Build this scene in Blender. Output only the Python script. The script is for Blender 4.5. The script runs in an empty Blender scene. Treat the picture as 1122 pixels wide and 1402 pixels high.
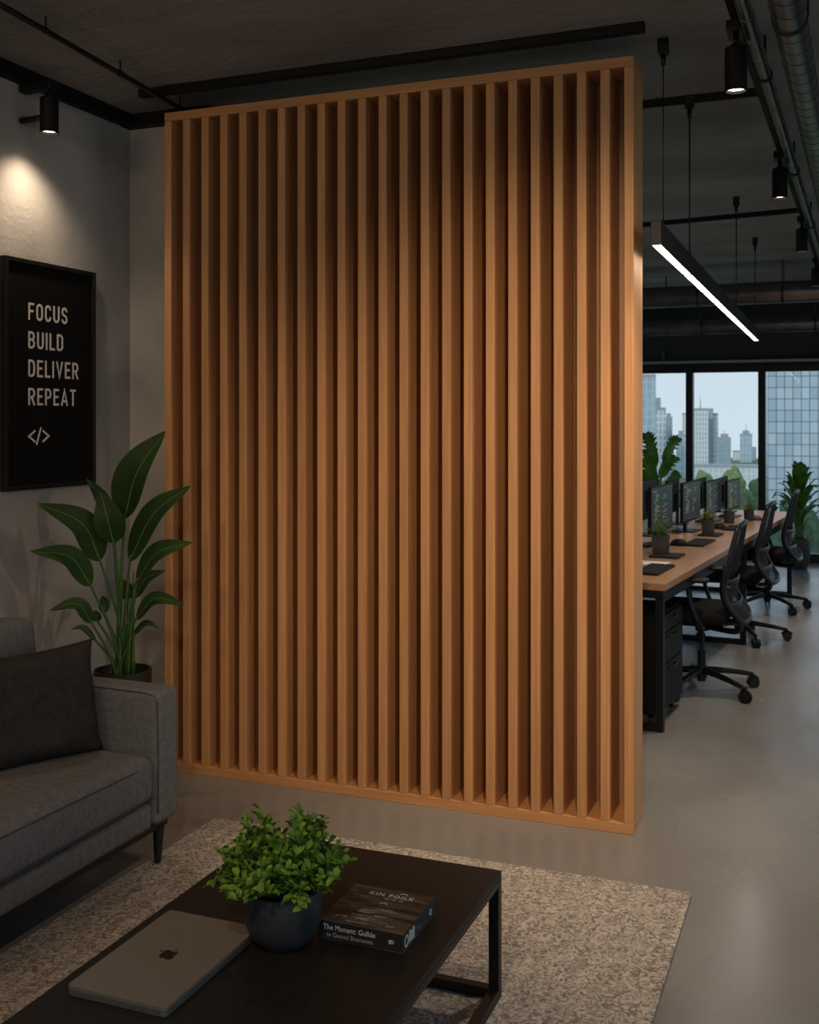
import bpy, bmesh, math, random
from mathutils import Vector, Matrix, noise
random.seed(7)
SC = bpy.context.scene
COL = SC.collection
PI = math.pi
TH = math.radians(21.6)
CS, SN = math.cos(TH), math.sin(TH)
EYE = 1.55
F = 1487.0

def V(*a): return Vector(a)

def world_xy(u, d):
    """ground position of something seen at column u, at distance d along the view axis"""
    lat = (u - 561.0) / F * d
    return lat * CS - d * SN, lat * SN + d * CS

# ---------------------------------------------------------------- materials
def new_mat(name):
    m = bpy.data.materials.new(name); m.use_nodes = True
    nt = m.node_tree
    return m, nt, nt.nodes['Principled BSDF']

def mat(name, col, rough=0.5, metal=0.0, spec=0.5, var=0.0, vscale=8.0, bump=0.0, bscale=40.0,
        stretch=(1, 1, 1), emit=None, estr=0.0, rvar=0.0, detail=4.0, bdist=0.01):
    m, nt, b = new_mat(name)
    b.inputs['Base Color'].default_value = (*col, 1)
    b.inputs['Roughness'].default_value = rough
    b.inputs['Metallic'].default_value = metal
    b.inputs['Specular IOR Level'].default_value = spec
    if emit:
        b.inputs['Emission Color'].default_value = (*emit, 1)
        b.inputs['Emission Strength'].default_value = estr
    if var or bump or rvar:
        tc = nt.nodes.new('ShaderNodeTexCoord')
        mp = nt.nodes.new('ShaderNodeMapping'); mp.inputs['Scale'].default_value = stretch
        nt.links.new(tc.outputs['Object'], mp.inputs['Vector'])
        if var or rvar:
            n = nt.nodes.new('ShaderNodeTexNoise'); n.inputs['Scale'].default_value = vscale
            n.inputs['Detail'].default_value = detail
            nt.links.new(mp.outputs['Vector'], n.inputs['Vector'])
            r = nt.nodes.new('ShaderNodeValToRGB')
            r.color_ramp.elements[0].position = 0.3; r.color_ramp.elements[1].position = 0.7
            lo = [max(0, c * (1 - var)) for c in col]; hi = [min(1, c * (1 + var)) for c in col]
            r.color_ramp.elements[0].color = (*lo, 1); r.color_ramp.elements[1].color = (*hi, 1)
            nt.links.new(n.outputs['Fac'], r.inputs['Fac'])
            nt.links.new(r.outputs['Color'], b.inputs['Base Color'])
            if rvar:
                q = nt.nodes.new('ShaderNodeMapRange')
                q.inputs['From Min'].default_value = .3; q.inputs['From Max'].default_value = .7
                q.inputs['To Min'].default_value = rough - rvar; q.inputs['To Max'].default_value = rough + rvar
                nt.links.new(n.outputs['Fac'], q.inputs['Value']); nt.links.new(q.outputs['Result'], b.inputs['Roughness'])
        if bump:
            n2 = nt.nodes.new('ShaderNodeTexNoise'); n2.inputs['Scale'].default_value = bscale
            n2.inputs['Detail'].default_value = 3; n2.inputs['Distortion'].default_value = 0.6
            nt.links.new(mp.outputs['Vector'], n2.inputs['Vector'])
            bp = nt.nodes.new('ShaderNodeBump'); bp.inputs['Strength'].default_value = bump
            bp.inputs['Distance'].default_value = bdist
            nt.links.new(n2.outputs['Fac'], bp.inputs['Height']); nt.links.new(bp.outputs['Normal'], b.inputs['Normal'])
    return m

def wood_mat(name, lo, hi, axis='Z', rough=0.45, scale=1.0):
    m, nt, b = new_mat(name)
    tc = nt.nodes.new('ShaderNodeTexCoord'); oi = nt.nodes.new('ShaderNodeObjectInfo')
    add = nt.nodes.new('ShaderNodeVectorMath'); add.operation = 'ADD'
    mul = nt.nodes.new('ShaderNodeMath'); mul.operation = 'MULTIPLY'; mul.inputs[1].default_value = 13.0
    nt.links.new(oi.outputs['Random'], mul.inputs[0])
    nt.links.new(tc.outputs['Object'], add.inputs[0]); nt.links.new(mul.outputs[0], add.inputs[1])
    mp = nt.nodes.new('ShaderNodeMapping')
    s = {'X': (.7, 22, 22), 'Y': (22, .7, 22), 'Z': (22, 22, .7)}[axis]
    mp.inputs['Scale'].default_value = [k * scale for k in s]
    nt.links.new(add.outputs[0], mp.inputs['Vector'])
    n = nt.nodes.new('ShaderNodeTexNoise'); n.inputs['Scale'].default_value = 3.0; n.inputs['Detail'].default_value = 6
    n.inputs['Distortion'].default_value = .4
    nt.links.new(mp.outputs['Vector'], n.inputs['Vector'])
    r = nt.nodes.new('ShaderNodeValToRGB')
    r.color_ramp.elements[0].position = .3; r.color_ramp.elements[1].position = .7
    r.color_ramp.elements[0].color = (*lo, 1); r.color_ramp.elements[1].color = (*hi, 1)
    nt.links.new(n.outputs['Fac'], r.inputs['Fac'])
    # small tone change from board to board
    hs = nt.nodes.new('ShaderNodeHueSaturation')
    mr = nt.nodes.new('ShaderNodeMapRange'); mr.inputs['To Min'].default_value = .9; mr.inputs['To Max'].default_value = 1.08
    nt.links.new(oi.outputs['Random'], mr.inputs['Value']); nt.links.new(mr.outputs['Result'], hs.inputs['Value'])
    nt.links.new(r.outputs['Color'], hs.inputs['Color'])
    nt.links.new(hs.outputs['Color'], b.inputs['Base Color'])
    b.inputs['Roughness'].default_value = rough
    bp = nt.nodes.new('ShaderNodeBump'); bp.inputs['Strength'].default_value = .08; bp.inputs['Distance'].default_value = .002
    nt.links.new(n.outputs['Fac'], bp.inputs['Height']); nt.links.new(bp.outputs['Normal'], b.inputs['Normal'])
    return m

def rug_mat():
    m, nt, b = new_mat('rug_wool')
    tc = nt.nodes.new('ShaderNodeTexCoord')
    n = nt.nodes.new('ShaderNodeTexNoise'); n.inputs['Scale'].default_value = 42; n.inputs['Detail'].default_value = 2
    n.inputs['Distortion'].default_value = 2.2
    nt.links.new(tc.outputs['Object'], n.inputs['Vector'])
    w = nt.nodes.new('ShaderNodeMapping'); w.inputs['Scale'].default_value = (14, 1.2, 1)
    nt.links.new(tc.outputs['Object'], w.inputs['Vector'])
    n3 = nt.nodes.new('ShaderNodeTexNoise'); n3.inputs['Scale'].default_value = 2.0
    nt.links.new(w.outputs['Vector'], n3.inputs['Vector'])
    r = nt.nodes.new('ShaderNodeValToRGB')
    r.color_ramp.elements[0].position = .36; r.color_ramp.elements[1].position = .62
    r.color_ramp.elements[0].color = (.21, .185, .165, 1); r.color_ramp.elements[1].color = (.58, .52, .46, 1)
    nt.links.new(n.outputs['Fac'], r.inputs['Fac'])
    mx = nt.nodes.new('ShaderNodeMix'); mx.data_type = 'RGBA'; mx.blend_type = 'MULTIPLY'
    mx.inputs[0].default_value = .35
    r3 = nt.nodes.new('ShaderNodeValToRGB'); r3.color_ramp.elements[0].position = .35; r3.color_ramp.elements[1].position = .65
    r3.color_ramp.elements[0].color = (.55, .55, .55, 1)
    nt.links.new(n3.outputs['Fac'], r3.inputs['Fac'])
    nt.links.new(r.outputs['Color'], mx.inputs[6]); nt.links.new(r3.outputs['Color'], mx.inputs[7])
    nt.links.new(mx.outputs[2], b.inputs['Base Color'])
    b.inputs['Roughness'].default_value = .95; b.inputs['Specular IOR Level'].default_value = .1
    bp = nt.nodes.new('ShaderNodeBump'); bp.inputs['Strength'].default_value = .9; bp.inputs['Distance'].default_value = .008
    nt.links.new(n.outputs['Fac'], bp.inputs['Height']); nt.links.new(bp.outputs['Normal'], b.inputs['Normal'])
    return m

def facade_mat(name, a, b2, mortar, bw, rh, ms=.06, rough=.3):
    m, nt, b = new_mat(name)
    tc = nt.nodes.new('ShaderNodeTexCoord')
    br = nt.nodes.new('ShaderNodeTexBrick'); br.offset = 0.0; br.squash = 1.0
    br.inputs['Color1'].default_value = (*a, 1); br.inputs['Color2'].default_value = (*b2, 1)
    br.inputs['Mortar'].default_value = (*mortar, 1)
    br.inputs['Scale'].default_value = 1.0; br.inputs['Mortar Size'].default_value = ms
    br.inputs['Brick Width'].default_value = bw; br.inputs['Row Height'].default_value = rh
    nt.links.new(tc.outputs['UV'], br.inputs['Vector'])
    nt.links.new(br.outputs['Color'], b.inputs['Base Color'])
    b.inputs['Roughness'].default_value = rough
    return m

def glass_mat(name):
    m = bpy.data.materials.new(name); m.use_nodes = True; nt = m.node_tree
    nt.nodes.clear()
    out = nt.nodes.new('ShaderNodeOutputMaterial'); mix = nt.nodes.new('ShaderNodeMixShader')
    tr = nt.nodes.new('ShaderNodeBsdfTransparent'); gl = nt.nodes.new('ShaderNodeBsdfGlossy')
    tr.inputs['Color'].default_value = (.93, .96, .97, 1); gl.inputs['Roughness'].default_value = .02
    fr = nt.nodes.new('ShaderNodeFresnel'); fr.inputs['IOR'].default_value = 1.18
    nt.links.new(fr.outputs[0], mix.inputs[0]); nt.links.new(tr.outputs[0], mix.inputs[1]); nt.links.new(gl.outputs[0], mix.inputs[2])
    nt.links.new(mix.outputs[0], out.inputs['Surface'])
    return m

def mesh_fabric_mat(name):
    m = bpy.data.materials.new(name); m.use_nodes = True; nt = m.node_tree
    b = nt.nodes['Principled BSDF']; out = nt.nodes['Material Output']
    b.inputs['Base Color'].default_value = (.008, .008, .0085, 1); b.inputs['Roughness'].default_value = .7; b.inputs['Specular IOR Level'].default_value = .2
    mix = nt.nodes.new('ShaderNodeMixShader'); tr = nt.nodes.new('ShaderNodeBsdfTransparent')
    mix.inputs[0].default_value = .16
    nt.links.new(b.outputs[0], mix.inputs[1]); nt.links.new(tr.outputs[0], mix.inputs[2]); nt.links.new(mix.outputs[0], out.inputs['Surface'])
    return m

def leaf_mat(name, lo, hi, rough=.38, scale=6.0):
    m, nt, b = new_mat(name)
    tc = nt.nodes.new('ShaderNodeTexCoord'); n = nt.nodes.new('ShaderNodeTexNoise'); n.inputs['Scale'].default_value = scale
    nt.links.new(tc.outputs['Object'], n.inputs['Vector'])
    r = nt.nodes.new('ShaderNodeValToRGB'); r.color_ramp.elements[0].position = .32; r.color_ramp.elements[1].position = .68
    r.color_ramp.elements[0].color = (*lo, 1); r.color_ramp.elements[1].color = (*hi, 1)
    nt.links.new(n.outputs['Fac'], r.inputs['Fac']); nt.links.new(r.outputs['Color'], b.inputs['Base Color'])
    b.inputs['Roughness'].default_value = rough
    b.inputs['Specular IOR Level'].default_value = .28
    return m

M = {}
M['wall'] = mat('concrete_wall', (.40, .39, .375), .85, spec=.25, var=.22, vscale=2.2, bump=.32, bscale=44, detail=8, bdist=.009)
M['ceil'] = mat('concrete_ceiling', (.22, .213, .205), .8, spec=.3, var=.25, vscale=1.4, bump=.4, bscale=9, stretch=(1, 1.5, 1), detail=8, bdist=.02)
M['floor'] = mat('polished_concrete', (.225, .217, .207), .27, spec=.5, var=.10, vscale=1.6, bump=.05, bscale=14, rvar=.07, detail=9, bdist=.006)
M['black'] = mat('black_metal', (.007, .007, .0075), .42, spec=.35)
M['blackmatte'] = mat('black_matte_paint', (.0055, .0055, .006), .6, spec=.25)
M['beam'] = mat('dark_painted_bulkhead', (.028, .028, .028), .7, spec=.3, var=.15, vscale=3)
M['steel'] = mat('dark_galvanised_duct', (.21, .195, .198), .32, metal=1.0, var=.25, vscale=5)
M['greymetal'] = mat('grey_anodised_strip', (.30, .31, .32), .45, metal=.8)
M['oak'] = wood_mat('oak_slats', (.46, .220, .085), (.59, .300, .125), 'Z', rough=.55)
M['oakx'] = wood_mat('oak_rails', (.46, .220, .085), (.59, .300, .125), 'X')
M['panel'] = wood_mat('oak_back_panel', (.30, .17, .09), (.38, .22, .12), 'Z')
M['desk'] = wood_mat('desk_wood', (.40, .21, .105), (.52, .29, .155), 'Y', rough=.32, scale=.6)
M['rug'] = rug_mat()
M['sofa'] = mat('grey_wool_upholstery', (.155, .153, .153), .92, spec=.15, var=.16, vscale=55, bump=.5, bscale=130, detail=2, bdist=.003)
M['piping'] = mat('dark_seam_cord', (.075, .074, .074), .9, spec=.1)
M['pillow'] = mat('charcoal_pillow_cloth', (.040, .036, .033), .93, spec=.1, var=.2, vscale=40, bump=.6, bscale=70, bdist=.004)
M['table'] = mat('black_stained_wood', (.014, .013, .0125), .5, spec=.3, var=.3, vscale=6, stretch=(14, 1, 1), bump=.06, bscale=40)
M['alu'] = mat('space_grey_aluminium', (.24, .222, .205), .45, metal=.45)
M['alu_highlight'] = mat('aluminium_edge_highlight', (.34, .34, .34), .3, metal=.8)  # lighter than the lid: edge highlight put into the colour
M['logo'] = mat('black_mirror_mark', (.004, .004, .004), .25)
M['pot'] = mat('charcoal_ceramic', (.030, .031, .034), .55, spec=.4, var=.2, vscale=14, bump=.12, bscale=50, bdist=.003)
M['potg'] = mat('dark_grey_planter', (.062, .060, .060), .6, spec=.35, var=.12, vscale=12)
M['potb'] = mat('black_planter', (.016, .016, .018), .45)
M['soil'] = mat('potting_soil', (.03, .02, .013), .95, var=.5, vscale=60, bump=.8, bscale=80, spec=.1)
M['leaf'] = leaf_mat('broad_leaf_green', (.010, .034, .003), (.023, .064, .007), .55)
M['rib'] = mat('leaf_midrib', (.13, .20, .045), .45)
M['stalk'] = mat('leaf_stalk_green', (.045, .115, .022), .4)
M['herb'] = leaf_mat('herb_leaf_green', (.055, .15, .013), (.21, .36, .045), .42, 30)
M['herbstem'] = mat('herb_stem', (.10, .17, .04), .5)
M['succ'] = leaf_mat('succulent_green', (.09, .16, .045), (.26, .32, .10), .45, 40)
M['phil'] = leaf_mat('lobed_leaf_green', (.05, .15, .015), (.12, .27, .03), .4, 9)
M['poster'] = mat('black_print', (.007, .007, .0075), .7, spec=.12)
M['frame'] = mat('black_wood_frame', (.009, .0085, .0085), .5, spec=.3)
M['letter'] = mat('off_white_ink', (.80, .75, .70), .6)
M['lens'] = mat('lamp_lens', (.9, .85, .75), .3, emit=(1, .80, .56), estr=9.0)
M['led'] = mat('led_diffuser', (.9, .9, .88), .4, emit=(1, .92, .82), estr=16.0)
M['chair'] = mat('chair_plastic_black', (.007, .007, .0075), .42, spec=.35)
M['seat'] = mat('chair_fabric_black', (.012, .0115, .011), .85, spec=.12, bump=.3, bscale=200)
M['meshf'] = mesh_fabric_mat('chair_mesh')
M['rubber'] = mat('rubber_black', (.008, .008, .008), .5, spec=.35)
M['screen'] = mat('dark_screen', (.012, .015, .019), .3, spec=.22, emit=(.045, .062, .08), estr=.22)
M['code_y'] = mat('code_text_glow', (.1, .1, .05), .5, emit=(.42, .36, .16), estr=.4)
M['code_g'] = mat('code_text_green', (.1, .3, .1), .5, emit=(.18, .38, .12), estr=.4)
M['keys'] = mat('key_caps_black', (.016, .016, .017), .6)
M['paper'] = mat('white_paper', (.75, .73, .70), .8)
M['mousew'] = mat('grey_mouse_shell', (.10, .10, .10), .4)
M['notebook'] = mat('black_notebook_cover', (.014, .014, .015), .55)
M['glass'] = glass_mat('window_glass')
M['goldwarm'] = mat('spine_foil', (.42, .36, .29), .5)
M['silver'] = mat('cover_foil_white', (.70, .66, .60), .5)
M['boxside'] = mat('book_side_grey', (.050, .053, .058), .5)
M['boxfront'] = mat('book_spine_black', (.017, .016, .016), .55)

def cover_mat():
    m, nt, b = new_mat('book_cover_photo')
    tc = nt.nodes.new('ShaderNodeTexCoord'); mp = nt.nodes.new('ShaderNodeMapping')
    mp.inputs['Scale'].default_value = (4, 26, 1)
    nt.links.new(tc.outputs['Object'], mp.inputs['Vector'])
    n = nt.nodes.new('ShaderNodeTexNoise'); n.inputs['Scale'].default_value = 1.6; n.inputs['Detail'].default_value = 4; n.inputs['Distortion'].default_value = .5
    nt.links.new(mp.outputs['Vector'], n.inputs['Vector'])
    r = nt.nodes.new('ShaderNodeValToRGB')
    r.color_ramp.elements[0].position = .40; r.color_ramp.elements[1].position = .66
    r.color_ramp.elements[0].color = (.016, .0145, .013, 1); r.color_ramp.elements[1].color = (.15, .118, .095, 1)
    nt.links.new(n.outputs['Fac'], r.inputs['Fac']); nt.links.new(r.outputs['Color'], b.inputs['Base Color'])
    b.inputs['Roughness'].default_value = .5
    return m
M['cover'] = cover_mat()

# ---------------------------------------------------------------- mesh helpers
def BM(): return bmesh.new()

def link(name, bm, material, parent=None, smooth=False, loc=None, rot=None, angle=None):
    me = bpy.data.meshes.new(name)
    bmesh.ops.recalc_face_normals(bm, faces=bm.faces[:])
    bm.to_mesh(me); bm.free()
    for mm in (material if isinstance(material, (list, tuple)) else [material]): me.materials.append(mm)
    if smooth:
        for p in me.polygons: p.use_smooth = True
        if angle is not None:
            me.set_sharp_from_angle(angle=math.radians(angle))
    o = bpy.data.objects.new(name, me); COL.objects.link(o)
    if parent: o.parent = parent
    if loc: o.location = loc
    if rot: o.rotation_euler = rot
    return o

def tag(o, label=None, cat=None, group=None, kind=None):
    if label: o['label'] = label
    if cat: o['category'] = cat
    if group: o['group'] = group
    if kind: o['kind'] = kind
    return o

def thing(name, label, cat, loc=(0, 0, 0), rz=0.0, group=None):
    o = bpy.data.objects.new(name, None); COL.objects.link(o)
    o.location = loc; o.rotation_euler = (0, 0, rz); o.empty_display_size = .05
    return tag(o, label, cat, group)

def struct(name, bm, m, **k):
    return tag(link(name, bm, m, **k), kind='structure')

def copy_tree(root, loc, rz, label, group=None):
    r = root.copy(); COL.objects.link(r); r.location = loc; r.rotation_euler = (0, 0, rz)
    r['label'] = label
    if group: r['group'] = group
    for ch in root.children:
        c = ch.copy(); COL.objects.link(c); c.parent = r
        for g in ch.children:
            d = g.copy(); COL.objects.link(d); d.parent = c
    return r

def box(bm, x0, x1, y0, y1, z0, z1, bev=0.0, seg=2, mi=0, mtx=None):
    r = bmesh.ops.create_cube(bm, size=1.0)
    vs = r['verts']
    for v in vs:
        v.co = Vector(((x0 + x1) / 2 + v.co.x * (x1 - x0), (y0 + y1) / 2 + v.co.y * (y1 - y0), (z0 + z1) / 2 + v.co.z * (z1 - z0)))
    fs = set(f for v in vs for f in v.link_faces)
    allv = list(vs)
    if bev > 0:
        es = list(set(e for v in vs for e in v.link_edges))
        rr = bmesh.ops.bevel(bm, geom=es, offset=bev, segments=seg, profile=.5, affect='EDGES')
        allv = list(set(rr['verts']) | set(v for v in vs if v.is_valid))
        fs = set(f for v in allv for f in v.link_faces)
    for f in fs: f.material_index = mi
    if mtx is not None:
        for v in allv: v.co = mtx @ v.co
    return allv

def cyl(bm, p0, p1, r0, r1=None, seg=20, cap=True, mi=0):
    r1 = r0 if r1 is None else r1
    p0 = Vector(p0); p1 = Vector(p1); ax = (p1 - p0)
    q = ax.to_track_quat('Z', 'Y')
    a, b = [], []
    for i in range(seg):
        t = 2 * PI * i / seg
        c = Vector((math.cos(t), math.sin(t), 0))
        a.append(bm.verts.new(p0 + q @ (c * r0))); b.append(bm.verts.new(p1 + q @ (c * r1)))
    for i in range(seg):
        f = bm.faces.new((a[i], a[(i + 1) % seg], b[(i + 1) % seg], b[i])); f.material_index = mi; f.smooth = True
    if cap:
        bm.faces.new(a[::-1]).material_index = mi; bm.faces.new(b).material_index = mi

def tube(bm, pts, r, seg=8, closed=False, mi=0, flat=None):
    """round (or flattened) tube along a polyline; r a number or a list"""
    pts = [Vector(p) for p in pts]; n = len(pts)
    rs = r if isinstance(r, (list, tuple)) else [r] * n
    rings = []; up = None
    for i, p in enumerate(pts):
        if closed: t = pts[(i + 1) % n] - pts[i - 1]
        else: t = pts[min(i + 1, n - 1)] - pts[max(i - 1, 0)]
        t.normalize()
        if up is None:
            up = Vector((0, 0, 1)) if abs(t.z) < .9 else Vector((0, 1, 0))
        s = t.cross(up)
        if s.length < 1e-5: s = t.cross(Vector((1, 0, 0)))
        s.normalize(); up = s.cross(t).normalized()
        fa, fb = (1, 1) if flat is None else flat
        rings.append([bm.verts.new(p + s * (math.cos(2 * PI * k / seg) * rs[i] * fa) + up * (math.sin(2 * PI * k / seg) * rs[i] * fb)) for k in range(seg)])
    m = n if closed else n - 1
    for i in range(m):
        A, B = rings[i], rings[(i + 1) % n]
        for k in range(seg):
            f = bm.faces.new((A[k], A[(k + 1) % seg], B[(k + 1) % seg], B[k])); f.smooth = True; f.material_index = mi
    if not closed:
        bm.faces.new(rings[0][::-1]).material_index = mi; bm.faces.new(rings[-1]).material_index = mi

def lathe(bm, prof, c=(0, 0, 0), seg=40, mi=0):
    rings = []
    for (r, z) in prof:
        if r < 1e-6: rings.append([bm.verts.new((c[0], c[1], c[2] + z))])
        else: rings.append([bm.verts.new((c[0] + r * math.cos(2 * PI * k / seg), c[1] + r * math.sin(2 * PI * k / seg), c[2] + z)) for k in range(seg)])
    for A, B in zip(rings, rings[1:]):
        for k in range(seg):
            q = (k + 1) % seg
            if len(A) == 1 and len(B) == 1: continue
            if len(A) == 1: f = bm.faces.new((A[0], B[q], B[k]))
            elif len(B) == 1: f = bm.faces.new((A[k], A[q], B[0]))
            else: f = bm.faces.new((A[k], A[q], B[q], B[k]))
            f.smooth = True; f.material_index = mi

def spline(pts, n=12):
    P = [Vector(p) for p in pts]
    if len(P) == 2: return [P[0].lerp(P[1], i / n) for i in range(n + 1)]
    Q = [P[0] * 2 - P[1]] + P + [P[-1] * 2 - P[-2]]
    out = []; segs = len(P) - 1
    for j in range(n + 1):
        x = j / n * segs; i = min(int(x), segs - 1); t = x - i
        a, b, c, d = Q[i], Q[i + 1], Q[i + 2], Q[i + 3]
        out.append(.5 * ((2 * b) + (c - a) * t + (2 * a - 5 * b + 4 * c - d) * t * t + (3 * b - a - 3 * c + d) * t ** 3))
    return out

def leaf(bm, pts, W, face, n=12, fold=.18, pw=.75, mi=0, rib=1, lobes=0, wl=1.0, wr=1.0, ribw=.035):
    S = spline(pts, n); face = Vector(face).normalized(); rows = []
    for i, p in enumerate(S):
        t = i / n
        tan = (S[min(i + 1, n)] - S[max(i - 1, 0)]).normalized()
        s = tan.cross(face)
        if s.length < 1e-4: s = tan.cross(Vector((1, 0, 0)))
        s.normalize(); nn = s.cross(tan).normalized()
        w = W * .5 * max(0.0, math.sin(PI * min(1, (t * .985 + .012)) ** pw)) ** .85
        if lobes: w *= .62 + .38 * abs(math.sin(PI * lobes * t))
        rw = W * ribw * (1 - t * .8)
        row = []
        for k, (q, sc) in enumerate(((-1, wl), (-.55, wl), (0, 0), (.55, wr), (1, wr))):
            if k == 2:
                row.append(bm.verts.new(p - s * min(rw, w * .3))); row.append(bm.verts.new(p + s * min(rw, w * .3)))
            else:
                lift = abs(q) * w * fold * (1.5 - abs(q) * .5)
                row.append(bm.verts.new(p + s * q * w * sc + nn * lift))
        rows.append(row)
    for A, B in zip(rows, rows[1:]):
        for k in range(5):
            try:
                f = bm.faces.new((A[k], A[k + 1], B[k + 1], B[k])); f.smooth = True; f.material_index = rib if k == 2 else mi
            except ValueError: pass

def rounded(bm, c, s, r, puff=(0, 0, 0), n=9, k=4, mtx=None, taper=None):
    """soft upholstered block: rounded box whose faces swell by puff"""
    h = [x / 2 for x in s]
    def coords(hh):
        a = [-hh + r * (1 - math.cos(PI / 2 * i / k)) for i in range(k)]
        inner = [-(hh - r) + 2 * (hh - r) * i / n for i in range(n + 1)]
        return a + inner + [-x for x in a[::-1]]
    C = [coords(x) for x in h]
    cache = {}
    def vert(p):
        key = tuple(round(x, 5) for x in p)
        if key in cache: return cache[key]
        q = Vector([max(-(h[i] - r), min(h[i] - r, p[i])) for i in range(3)])
        d = Vector(p) - q
        if d.length > 1e-9: d = d.normalized() * r
        w = q + d
        f = [1 - (w[i] / h[i]) ** 2 for i in range(3)]
        f = [max(0, x) for x in f]
        o = Vector(w)
        for i in range(3):
            a, b = [j for j in range(3) if j != i]
            o[i] += math.copysign(1, w[i]) * puff[i] * (f[a] * f[b]) ** .7 * abs(w[i] / h[i])
        if taper: o = taper(o)
        o = o + Vector(c)
        if mtx is not None: o = mtx @ o
        cache[key] = bm.verts.new(o)
        return cache[key]
    for i in range(3):
        a, b = [j for j in range(3) if j != i]
        for sg in (-1, 1):
            for ia in range(len(C[a]) - 1):
                for ib in range(len(C[b]) - 1):
                    vs = []
                    for (da, db) in ((0, 0), (1, 0), (1, 1), (0, 1)):
                        p = [0, 0, 0]; p[i] = sg * h[i]; p[a] = C[a][ia + da]; p[b] = C[b][ib + db]
                        vv = vert(p)
                        if vv not in vs: vs.append(vv)
                    if len(vs) >= 3:
                        try: bm.faces.new(vs).smooth = True
                        except ValueError: pass

def rrect(bm, cx, cy, w, h, r, z0, z1, seg=6, mtx=None):
    P = []
    for (sx, sy, a0) in ((1, 1, 0), (-1, 1, 90), (-1, -1, 180), (1, -1, 270)):
        for i in range(seg + 1):
            a = math.radians(a0 + 90 * i / seg)
            P.append((cx + sx * (w / 2 - r) + r * math.cos(a), cy + sy * (h / 2 - r) + r * math.sin(a)))
    prism(bm, P, z0, z1, mtx)

def prism(bm, P, z0, z1, mtx=None, mi=0):
    f = (lambda p: mtx @ p) if mtx is not None else (lambda p: p)
    a = [bm.verts.new(f(Vector((x, y, z0)))) for x, y in P]; b = [bm.verts.new(f(Vector((x, y, z1)))) for x, y in P]
    n = len(P)
    bm.faces.new(a[::-1]).material_index = mi; bm.faces.new(b).material_index = mi
    for i in range(n): bm.faces.new((a[i], a[(i + 1) % n], b[(i + 1) % n], b[i])).material_index = mi

def ribbon(bm, pts, hw, fn, depth, closed=False):
    """constant-width stroke with mitred joins; fn maps (x, y, lift) to 3D"""
    n = len(pts); L, R = [], []
    P = [Vector((p[0], p[1])) for p in pts]
    for i in range(n):
        if closed: d0 = (P[i] - P[i - 1]).normalized(); d1 = (P[(i + 1) % n] - P[i]).normalized()
        else:
            d1 = (P[min(i + 1, n - 1)] - P[min(i, n - 2)]).normalized(); d0 = (P[max(i, 1)] - P[max(i, 1) - 1]).normalized()
        t = (d0 + d1).normalized(); nn = Vector((-t.y, t.x)); m = hw / max(.45, nn.dot(Vector((-d1.y, d1.x))))
        L.append(P[i] + nn * m); R.append(P[i] - nn * m)
    def vv(p, z): return bm.verts.new(fn(p.x, p.y, z))
    lt = [vv(p, depth) for p in L]; rt = [vv(p, depth) for p in R]; lb = [vv(p, 0) for p in L]; rb = [vv(p, 0) for p in R]
    for i in range(n if closed else n - 1):
        j = (i + 1) % n
        bm.faces.new((lt[i], lt[j], rt[j], rt[i])); bm.faces.new((lb[j], lb[i], rb[i], rb[j]))
        bm.faces.new((lt[i], lb[i], lb[j], lt[j])); bm.faces.new((rt[j], rb[j], rb[i], rt[i]))
    if not closed:
        bm.faces.new((lt[0], rt[0], rb[0], lb[0])); bm.faces.new((lt[-1], lb[-1], rb[-1], rt[-1]))

def arc(cx, cy, rx, ry, a0, a1, n=7):
    return [(cx + rx * math.cos(math.radians(a0 + (a1 - a0) * i / n)), cy + ry * math.sin(math.radians(a0 + (a1 - a0) * i / n))) for i in range(n + 1)]

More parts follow.
